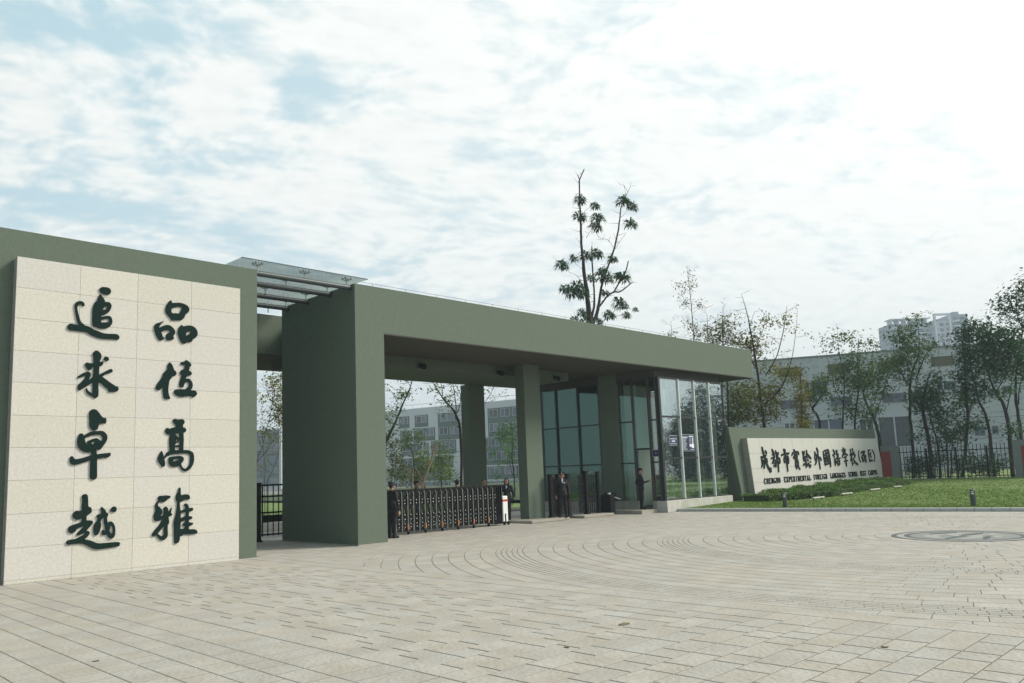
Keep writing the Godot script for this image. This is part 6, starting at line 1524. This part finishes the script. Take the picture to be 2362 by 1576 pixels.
func sign_wall() -> void:
	var w := thing("sign_wall", "long low parallelogram sign wall with cream stone face and school name", "sign wall")
	var k := 0.995
	# leaning wall behind
	var mb := MB.new()
	var f := [Vector3(33.9, 0.0, -18.5), Vector3(51.9, 0.0, -18.5), Vector3(51.2, 3.66, -18.5), Vector3(33.5, 3.55, -18.5)]
	f[0].x = 34.4
	var bk := []
	for p in f: bk.append(p + Vector3(-0.05, 0, -0.75))
	mb.quad(f[0], f[1], f[2], f[3]); mb.quad(bk[1], bk[0], bk[3], bk[2])
	for e in 4: mb.quad(bk[e], bk[(e + 1) % 4], f[(e + 1) % 4], f[e])
	put(w, "wall_block", mb, M.stucco)
	var A := Vector2(35.0, 0.30)   # lower left
	var B := Vector2(51.35, 0.45)
	var C := Vector2(50.62, 3.10)
	var D := Vector2(34.6, 3.035)
	mb = MB.new()
	mb.prism(PackedVector2Array([A, B, C, D]), Vector3(0, 0, -18.498), Vector3.RIGHT, Vector3.UP, 0.27, 0.002)
	put(w, "slab_backing", mb, M.limestone_edge)
	var rows := [0.0, 0.24, 0.48, 0.74, 1.0]
	for j in 4:
		for i in 14:
			var P := func(a: float, b: float) -> Vector2: return A.lerp(B, a).lerp(D.lerp(C, a), b)
			var off := 0.0
			var a0: float = maxf(0.0, (i + off) / 14.0)
			var a1: float = minf(1.0, (i + 1 + off) / 14.0)
			mb = MB.new()
			mb.prism(PackedVector2Array([P.call(a0 + 0.0003, rows[j] + 0.0015), P.call(a1 - 0.0003, rows[j] + 0.0015), P.call(a1 - 0.0003, rows[j + 1] - 0.0015), P.call(a0 + 0.0003, rows[j + 1] - 0.0015)]), Vector3(0, 0, -18.225), Vector3.RIGHT, Vector3.UP, 0.025 + rng.randf_range(-0.0005, 0.0005), 0.003)
			put(w, "stone_panel", mb, M.sign_stone)
	for g in SIGN_CHARACTERS:
		var o := put(w, "character", glyph(g[2], 0.016, 0.04), M.bronze_letter)
		o.position = Vector3(g[0], g[1], -18.197)
	var font := SystemFont.new()
	font.font_names = PackedStringArray(["Droid Serif"])
	font.font_weight = 500
	for wd in SIGN_WORDS:
		var text: String = wd[0]
		var step: float = (wd[2] - wd[1]) / text.length()
		for i in text.length():
			var tm := TextMesh.new()
			tm.text = text[i]
			tm.font = font
			tm.font_size = 64
			tm.depth = 0.03
			tm.pixel_size = 0.01
			var bb := tm.get_aabb()
			var narrow := 0.4 if text[i] == "I" else 0.76
			var sx: float = step * narrow / bb.size.x
			var sy: float = wd[4] / bb.size.y
			var arr := tm.surface_get_arrays(0)
			var vs: PackedVector3Array = arr[Mesh.ARRAY_VERTEX]
			for e in vs.size():
				var q := vs[e] - Vector3(bb.position.x + bb.size.x * 0.5, bb.position.y, 0)
				vs[e] = Vector3(q.x * sx - q.y * sy * 0.13, q.y * sy, q.z)
			arr[Mesh.ARRAY_VERTEX] = vs
			var am := ArrayMesh.new()
			am.add_surface_from_arrays(Mesh.PRIMITIVE_TRIANGLES, arr)
			var o := MeshInstance3D.new()
			o.name = "letter"
			o.mesh = am
			o.material_override = M.bronze_letter
			w.add_child(o, true)
			o.position = Vector3(wd[1] + step * (i + 0.5), wd[3], -18.182)

func lawn() -> void:
	var root := Node3D.new()
	root.name = "kerb"
	add_child(root)
	root.set_meta("kind", "structure")
	var z := -18.47
	while z < 6.0:
		var l := 0.5
		var a := Vector3(kerb_x(z) , 0, z + 0.008)
		var b := Vector3(kerb_x(z + l), 0, z + l - 0.008)
		var d := (b - a).normalized()
		var nn := Vector3(-d.z, 0, d.x) * -1.0    # to the lawn (+x)
		if nn.x < 0: nn = -nn
		var prof := [Vector2(0, -0.06), Vector2(0, 0.075), Vector2(0.02, 0.112), Vector2(0.06, 0.128), Vector2(0.12, 0.13), Vector2(0.12, -0.06)]
		var mb := MB.new()
		for k in prof.size() - 1:
			var p: Vector2 = prof[k]
			var q: Vector2 = prof[k + 1]
			mb.quad(a + nn * p.x + Vector3.UP * p.y, b + nn * p.x + Vector3.UP * p.y, b + nn * q.x + Vector3.UP * q.y, a + nn * q.x + Vector3.UP * q.y)
		for e in [a, b]:
			for k in range(1, prof.size() - 1):
				mb.tri(e + nn * prof[0].x + Vector3.UP * prof[0].y, e + nn * prof[k].x + Vector3.UP * prof[k].y, e + nn * prof[k + 1].x + Vector3.UP * prof[k + 1].y)
		put(root, "kerb_stone", mb, M.kerb)
		z += l
	var mb := MB.new()
	var nz := 30
	for j in nz:
		var z0 := lerpf(-18.49, 26.0, float(j) / nz)
		var z1 := lerpf(-18.49, 26.0, float(j + 1) / nz)
		for i in 24:
			var f0 := pow(i / 24.0, 1.3)
			var f1 := pow((i + 1) / 24.0, 1.3)
			var q := []
			for e in [[f0, z1], [f1, z1], [f1, z0], [f0, z0]]:
				var x := lerpf(kerb_x(e[1]) + 0.115, 140.0, e[0])
				q.append(Vector3(x, lawn_y(x) - 0.012 + 0.03 * sin(x * 0.5 + e[1] * 0.4) * clampf((x - 30.5) * 0.3, 0, 1), e[1]))
			mb.quad(q[0], q[1], q[2], q[3])
	structure("lawn", mb, M.lawn)
	mb = MB.new()
	mb.quad(Vector3(33.6, 0.3, -18.9), Vector3(160, 0.57, -18.9), Vector3(160, 0.57, -90), Vector3(33.6, 0.3, -90))
	structure("campus_grass", mb, M.rough_grass)
	# blades
	var blade := MB.new()
	for k in 5:
		var a := TAU * k / 5.0 + 0.3
		var d := Vector3(cos(a), 0, sin(a))
		var s := d.cross(Vector3.UP) * 0.006
		blade.col = Color(0.14, 0.21, 0.045) * (0.9 + 0.05 * k)
		blade.tri(d * 0.012 - s, d * 0.012 + s, d * (0.03 + 0.008 * k) + Vector3.UP * (0.028 + 0.004 * (k % 3)))
	var mm := MultiMesh.new()
	mm.transform_format = MultiMesh.TRANSFORM_3D
	mm.mesh = blade.mesh()
	var n := 46000
	mm.instance_count = n
	for k in n:
		var zz := rng.randf_range(-18.3, 0.5)
		var x := kerb_x(zz) + 0.14 + pow(rng.randf(), 1.5) * (51.0 - kerb_x(zz))
		var s := rng.randf_range(0.6, 1.5)
		mm.set_instance_transform(k, Transform3D(Basis(Vector3.UP, rng.randf() * TAU).scaled(Vector3(s, s * rng.randf_range(0.6, 1.1), s)), Vector3(x, lawn_y(x) - 0.014 + 0.03 * sin(x * 0.5 + zz * 0.4) * clampf((x - 30.5) * 0.3, 0, 1), zz)))
	var g := MultiMeshInstance3D.new()
	g.name = "grass"
	g.multimesh = mm
	g.material_override = M.leaf
	add_child(g)
	tag(g, "short grass blades covering the lawn in front of the sign wall", "grass")
	g.set_meta("kind", "stuff")
	# low hedge at the foot of the sign
	var h := thing("hedge", "low bushy green hedge along the foot of the sign wall", "hedge")
	var core := MB.new()
	var fol := MB.new()
	for k in 40:
		var x := 33.4 + k * 0.33
		var zf := lerpf(-16.6, -15.1, clampf((x - 33.4) / 3.0, 0, 1))
		var y := lawn_y(x)
		core.box(Vector3(x + 0.16, y + 0.10, (zf - 18.1) * 0.5), Vector3(0.33, 0.26, zf + 18.1 - 0.3))
		for e in 900:
			var zz := rng.randf_range(-18.15, zf)
			var top := 0.30 + 0.09 * sin(x * 2.3 + zz * 1.7) + 0.07 * sin(x * 5.1 - zz * 3.0)
			var yy := y + top * (rng.randf_range(0.6, 1.0) if zz < zf - 0.2 else rng.randf_range(0.0, 1.0))
			leaf_at(fol, Vector3(x + rng.randf() * 0.33, yy, zz + (rng.randfn(0, 0.08) if zz > zf - 0.2 else 0.0)), 0.10, Color(0.10, 0.20, 0.055) if rng.randf() < 0.88 else Color(0.19, 0.19, 0.06))
	put(h, "core", core, M.soil)
	put(h, "foliage", fol, M.leaf)
	# ground strip lights along the hedge
	var lb := ["white bar light in the grass at the left end of the hedge", "white bar light in the grass, second along the hedge", "white bar light in the grass, third along the hedge", "white bar light in the grass at the far end of the hedge"]
	var ends := [[Vector2(33.8, -15.0), Vector2(34.8, -14.95)], [Vector2(36.45, -14.85), Vector2(37.5, -14.8)], [Vector2(39.4, -14.7), Vector2(40.6, -14.7)], [Vector2(41.9, -14.5), Vector2(42.5, -14.35)]]
	for k in 4:
		var a: Vector2 = ends[k][0]
		var b: Vector2 = ends[k][1]
		var c := (a + b) * 0.5
		var s := thing("bar_light", lb[k], "ground light", Vector3(c.x, lawn_y(c.x), c.y), "bar lights along the hedge", -(b - a).angle())
		mb = MB.new(); mb.cbox(Vector3(0, 0.08, 0), Vector3((b - a).length(), 0.06, 0.10), 0.01, Basis(Vector3.RIGHT, -0.2)); put(s, "housing", mb, M.plinth)
		for e in [-1.0, 1.0]:
			mb = MB.new(); mb.box(Vector3(e * (b - a).length() * 0.35, 0.02, -0.02), Vector3(0.04, 0.08, 0.04)); put(s, "bracket", mb, M.grey_steel)
	# bollard lamps
	var first: Node3D
	for k in 2:
		var at: Vector3 = [Vector3(29.98, 0.11, -14.4), Vector3(31.0, 0.13, -8.2)][k]
		var label: String = ["dark bollard lamp at the kerb before the left end of the hedge", "dark bollard lamp alone on the open lawn to the right"][k]
		if k == 1:
			copy_of(first, at, label)
			continue
		first = thing("bollard_lamp", label, "bollard lamp", at, "bollard lamps on the lawn")
		mb = MB.new(); mb.lathe([Vector2(0.0, 0.0), Vector2(0.085, 0.0), Vector2(0.085, 0.4), Vector2(0.0, 0.4)], Vector3.ZERO, 20); put(first, "shaft", mb, M.grey_steel)
		mb = MB.new(); mb.lathe([Vector2(0.068, 0.4), Vector2(0.068, 0.52)], Vector3.ZERO, 20); put(first, "lens", mb, M.white_metal)
		mb = MB.new()
		for e in 4:
			var a := TAU * e / 4 + 0.4
			mb.box(Vector3(cos(a) * 0.076, 0.46, sin(a) * 0.076), Vector3(0.02, 0.12, 0.02), Basis(Vector3.UP, -a))
		mb.lathe([Vector2(0.088, 0.455), Vector2(0.088, 0.47)], Vector3.ZERO, 20)
		put(first, "cage", mb, M.grey_steel)
		mb = MB.new(); mb.lathe([Vector2(0.0, 0.52), Vector2(0.09, 0.52), Vector2(0.09, 0.545), Vector2(0.06, 0.575), Vector2(0.0, 0.585)], Vector3.ZERO, 20); put(first, "cap", mb, M.grey_steel)
	# fence
	var fx := 51.35
	var gp := [["grey fence pier with red panel just right of the sign wall", -18.2, -17.33], ["grey fence pier with red panel at the right frame edge", -11.3, -10.4]]
	for q in gp:
		var s := thing("fence_pier", q[0], "pier", Vector3(fx, 0.5, (q[1] + q[2]) * 0.5), "grey and red fence piers")
		mb = MB.new(); mb.span(Vector3(-0.3, 0, (q[1] - q[2]) * 0.5), Vector3(0.4, 2.13, (q[2] - q[1]) * 0.5)); put(s, "shaft", mb, M.grey_render)
		mb = MB.new(); mb.span(Vector3(-0.33, 0.05, (q[1] - q[2]) * 0.5 if q[1] < -15 else -0.06), Vector3(-0.302, 1.8, (q[1] - q[2]) * 0.5 + 0.54) if q[1] < -15 else Vector3(-0.302, 1.8, 0.46)); put(s, "red_panel", mb, M.red_paint)
	var fence := thing("picket_fence", "black spear topped metal fence in front of the trees", "fence", Vector3(fx, 0.56, 0))
	for y in [0.14, 1.62]:
		mb = MB.new(); mb.span(Vector3(-0.02, y, -17.3), Vector3(0.02, y + 0.045, -11.3)); put(fence, "rail", mb, M.black_steel)
	for k in 31:
		mb = MB.new()
		var zz := -17.2 + k * 0.195
		mb.box(Vector3(0, 0.95, zz), Vector3(0.03, 1.8, 0.03))
		mb.lathe([Vector2(0.012, 1.85), Vector2(0.024, 1.9), Vector2(0.0, 2.0)], Vector3(0, 0, zz), 6)
		put(fence, "picket", mb, M.black_steel)
	for k in 3:
		mb = MB.new(); mb.cbox(Vector3(0, 0.9, -15.75 + k * 1.56), Vector3(0.09, 1.86, 0.09), 0.008); put(fence, "fence_post", mb, M.black_steel)
	mb = MB.new(); mb.span(Vector3(-0.12, -0.1, -17.3), Vector3(0.12, 0.06, -11.3)); put(fence, "base_course", mb, M.grey_render)

func ground() -> void:
	var mb := MB.new()
	mb.quad(Vector3(-700, -0.32, 700), Vector3(900, -0.32, 700), Vector3(900, -0.32, -900), Vector3(-700, -0.32, -900))
	structure("ground", mb, M.far_ground)
	mb = MB.new()
	mb.quad(Vector3(-30, -0.006, -27.0), Vector3(33.5, -0.006, -27.0), Vector3(60, -0.006, -70.0), Vector3(-30, -0.006, -70.0))
	structure("campus_road", mb, M.asphalt)
	# lawn inside the campus with a pale kerb
	var edge := [Vector3(5, 0, -33.5), Vector3(17.0, 0, -31.6), Vector3(25.4, 0, -27.4), Vector3(33.6, 0, -26.6)]
	mb = MB.new()
	for k in 3:
		var a: Vector3 = edge[k]
		var b: Vector3 = edge[k + 1]
		mb.quad(a + Vector3(0, 0.1, 0), b + Vector3(0, 0.1, 0), Vector3(b.x * 1.6, 0.2, -110), Vector3(a.x * 1.6, 0.2, -110))
	structure("inner_lawn", mb, M.lawn)
	mb = MB.new()
	for k in 3:
		var a: Vector3 = edge[k]
		var b: Vector3 = edge[k + 1]
		mb.quad(a + Vector3(0, -0.02, 0.12), b + Vector3(0, -0.02, 0.12), b + Vector3(0, 0.12, 0.12), a + Vector3(0, 0.12, 0.12))
		mb.quad(a + Vector3(0, 0.12, 0.12), b + Vector3(0, 0.12, 0.12), b + Vector3(0, 0.12, -0.05), a + Vector3(0, 0.12, -0.05))
	structure("inner_kerb", mb, M.plinth)

func planting() -> void:
	rng.seed = 99
	for k in TREES.size():
		grow(TREES[k], "")
	var g := thing("pruned_tree", "tall pruned tree with drooping frond tufts rising above the gate lintel", "tree", GATE_TREE[0])
	var trunk := MB.new()
	var br := MB.new()
	limbs(GATE_TREE[1], trunk, br)
	put(g, "trunk", trunk, M.bark_dark)
	put(g, "branch", br, M.bark_dark)
	var crown := MB.new()
	for s in GATE_TREE[2].split(";"):
		var f: PackedFloat64Array = s.split_floats(",")
		frond_tuft(crown, Vector3(f[0], f[1] + f[3] * 0.25, f[2]), f[3], Color(0.04, 0.10, 0.05))
		frond_tuft(crown, Vector3(f[0] + f[3] * 0.3, f[1] + f[3] * 0.05, f[2] + f[3] * 0.2), f[3] * 0.8, Color(0.04, 0.10, 0.05))
	put(g, "crown", crown, M.leaf)
	# stakes propping the young trees
	var st := [["brown wooden stake leaning against the forked tree", Vector3(25.3, 0, -31.4), Vector3(28.02, 3.55, -32.6)], ["pale wooden stake left of the bright green tree", Vector3(28.2, 0, -35.2), Vector3(29.0, 2.3, -35.9)], ["pale wooden stake right of the bright green tree", Vector3(30.2, 0, -35.4), Vector3(29.2, 2.3, -35.9)]]
	for q in st:
		var mb := MB.new()
		mb.tube([q[1], q[2]], [0.06, 0.05], 7)
		tag(put(self, "tree_stake", mb, M.stake), q[0], "stake", "wooden tree stakes")
	# trees across the road whose reflections show in the booth glass
	rng.seed = 5
	var spots := [Vector3(62, 0.5, 0), Vector3(65, 0.5, 3.5), Vector3(70, 0.5, 1.5), Vector3(74, 0.5, 8.5), Vector3(67, 0.5, 8), Vector3(78, 0.5, 5), Vector3(62, 0.5, 7.5), Vector3(72, 0.5, 5), Vector3(58, 0.5, 4.5)]
	for k in spots.size():
		var p: Vector3 = spots[k]
		var t := thing("lawn_tree", "%s tree on the lawn right of the frame, mirrored in the booth glass" % ["squat round", "low leafy", "pointed conical", "broad rounded", "smallest round", "tall conical", "leafy rounded", "very tall round", "tiny conical"][k], "tree", p, "trees mirrored in the booth glass")
		var h: float = [6.5, 5.6, 8.5, 6.4, 5.8, 7.5, 6.0, 9.0, 5.0][k]
		var tr := MB.new()
		tr.tube([Vector3.ZERO, Vector3(0.1, h * 0.5, 0), Vector3(0, h, 0.1)], [0.14, 0.08, 0.02], 7)
		put(t, "trunk", tr, M.bark_dark)
		var cr := MB.new()
		for e in 9:
			var u := e / 8.0
			var rr := (1.0 - u) * h * 0.26 + 0.15 if k % 3 == 2 else h * 0.26 * (0.55 + sin(PI * u))
			foliage(cr, Vector3(rng.randfn(0, 0.3), h * (0.08 + 0.92 * u), rng.randfn(0, 0.3)), rr, h * 0.08, 0.6, 0.3, Color(0.03, 0.05, 0.025))
		put(t, "crown", cr, M.leaf)

func people() -> void:
	var sk := Color(0.42, 0.24, 0.16)
	head_mb = head_shape(sk)
	hand_mb = hand_shape(sk)
	person("guard in black uniform and soft cap standing with his back turned beside the gate column", Vector3(15.0, 0, -19.62), 1.75, 1.66, {"cap": "soft", "head": 0.15, "stance": 0.09})
	person("guard with peaked cap behind the left part of the lattice gate", Vector3(17.72, 0, -21.75), 0.9, 1.66, {"cap": "peaked"})
	person("dark haired person in black behind the middle of the lattice gate", Vector3(19.6, 0, -21.75), 2.6, 1.64, {"hair": "short"})
	person("person in black facing out behind the right part of the lattice gate", Vector3(21.02, 0, -21.8), -0.4, 1.6, {"hair": "short", "shirt": true})
	person("woman with long black hair and white collar beside the white gate head unit", Vector3(21.5, 0, -21.1), -1.05, 1.62, {"hair": "long", "shirt": true, "stance": 0.07})
	person("guard in dark uniform facing the forecourt before the black pedestrian gates", Vector3(23.2, 0.1, -19.85), -0.75, 1.67, {"cap": "peaked", "emblem": true, "badge": true, "shirt": true, "stance": 0.12})
	person("guard in peaked cap at the booth door with one arm reaching to the frame", Vector3(27.72, 0.15, -19.46), 0.85, 1.66, {"cap": "peaked", "stance": 0.07, "arms": [[Vector3(-0.25, 1.1, 0.06), Vector3(-0.16, 1.16, 0.32)], [Vector3(0.27, 1.1, -0.12), Vector3(0.16, 0.94, 0.0)]]})
	person("dim figure in a cap standing inside behind the dark booth glazing", Vector3(29.0, 0.15, -23.1), -1.2, 1.72, {"cap": "peaked"})

func litter() -> void:
	rng.seed = 3
	var spots := [Vector2(7.85, -5.86), Vector2(6.5, -5.6), Vector2(6.35, -2.45), Vector2(5.6, -3.4), Vector2(8.3, -3.1), Vector2(3.1, -9.2)]
	var where := ["largest dry leaf lying alone on the pavers right of centre", "tiny dry leaf on the pavers near the middle of the forecourt", "dry leaf on the pavers at the bottom edge right of centre", "dry leaf on the pavers close to the bottom of the frame", "small dry leaf on the pavers near the ring border", "dry leaf on the pavers toward the stone slab"]
	for k in spots.size():
		var mb := MB.new()
		var s: float = [0.10, 0.04, 0.05, 0.06, 0.04, 0.04][k]
		for e in 6:
			var a0 := TAU * e / 6
			var a1 := TAU * (e + 1) / 6
			mb.tri(Vector3(0, 0.008, 0), Vector3(cos(a1) * s, 0.004 + 0.008 * (e % 2), sin(a1) * s * 0.5), Vector3(cos(a0) * s, 0.004 + 0.008 * ((e + 1) % 2), sin(a0) * s * 0.5))
			mb.tri(Vector3(0, 0.003, 0), Vector3(cos(a0) * s, 0.002, sin(a0) * s * 0.5), Vector3(cos(a1) * s, 0.002, sin(a1) * s * 0.5))
		var o := put(self, "fallen_leaf", mb, M.leaf_litter)
		o.position = Vector3(spots[k].x, 0.001, spots[k].y)
		o.rotation.y = rng.randf() * TAU
		tag(o, where[k], "leaf", "dry leaves on the forecourt")

func _ready() -> void:
	rng.seed = 1
	# camera
	var cam := Camera3D.new()
	cam.name = "Camera"
	add_child(cam)
	cam.position = EYE
	cam.rotation = Vector3(0.13163, -0.78057, -0.0367)
	cam.projection = Camera3D.PROJECTION_FRUSTUM
	cam.near = 0.1
	cam.far = 2500.0
	cam.size = 0.1 * 2.0 * 788.0 / 1842.696
	cam.frustum_offset = Vector2(0.02650, 0.03386) * 0.1
	cam.current = true
	# sky, haze and exposure
	var env := Environment.new()
	env.background_mode = Environment.BG_SKY
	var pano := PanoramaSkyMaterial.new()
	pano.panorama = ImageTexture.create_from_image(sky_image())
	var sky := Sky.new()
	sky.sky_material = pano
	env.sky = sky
	env.tonemap_mode = Environment.TONE_MAPPER_LINEAR
	env.tonemap_exposure = 1.1
	env.fog_enabled = true
	env.fog_density = 0.00095
	env.fog_light_color = Color(0.86, 0.91, 0.95)
	env.sdfgi_enabled = true
	env.ssao_enabled = true
	env.ssil_enabled = true
	var we := WorldEnvironment.new()
	we.name = "Environment"
	we.environment = env
	add_child(we)
	# veiled sun high to the right
	var sun := DirectionalLight3D.new()
	sun.name = "Sun"
	add_child(sun)
	sun.look_at_from_position(Vector3(0.62, 0.60, 0.50) * 50.0, Vector3.ZERO)
	sun.light_energy = 1.15
	sun.light_color = Color(1.0, 0.97, 0.92)
	sun.light_angular_distance = 16.0
	sun.shadow_enabled = true

	materials()
	ground()
	pave(cam)
	lawn()
	gate()
	booth()
	sign_wall()
	far_buildings()
	barriers()
	planting()
	people()
	litter()
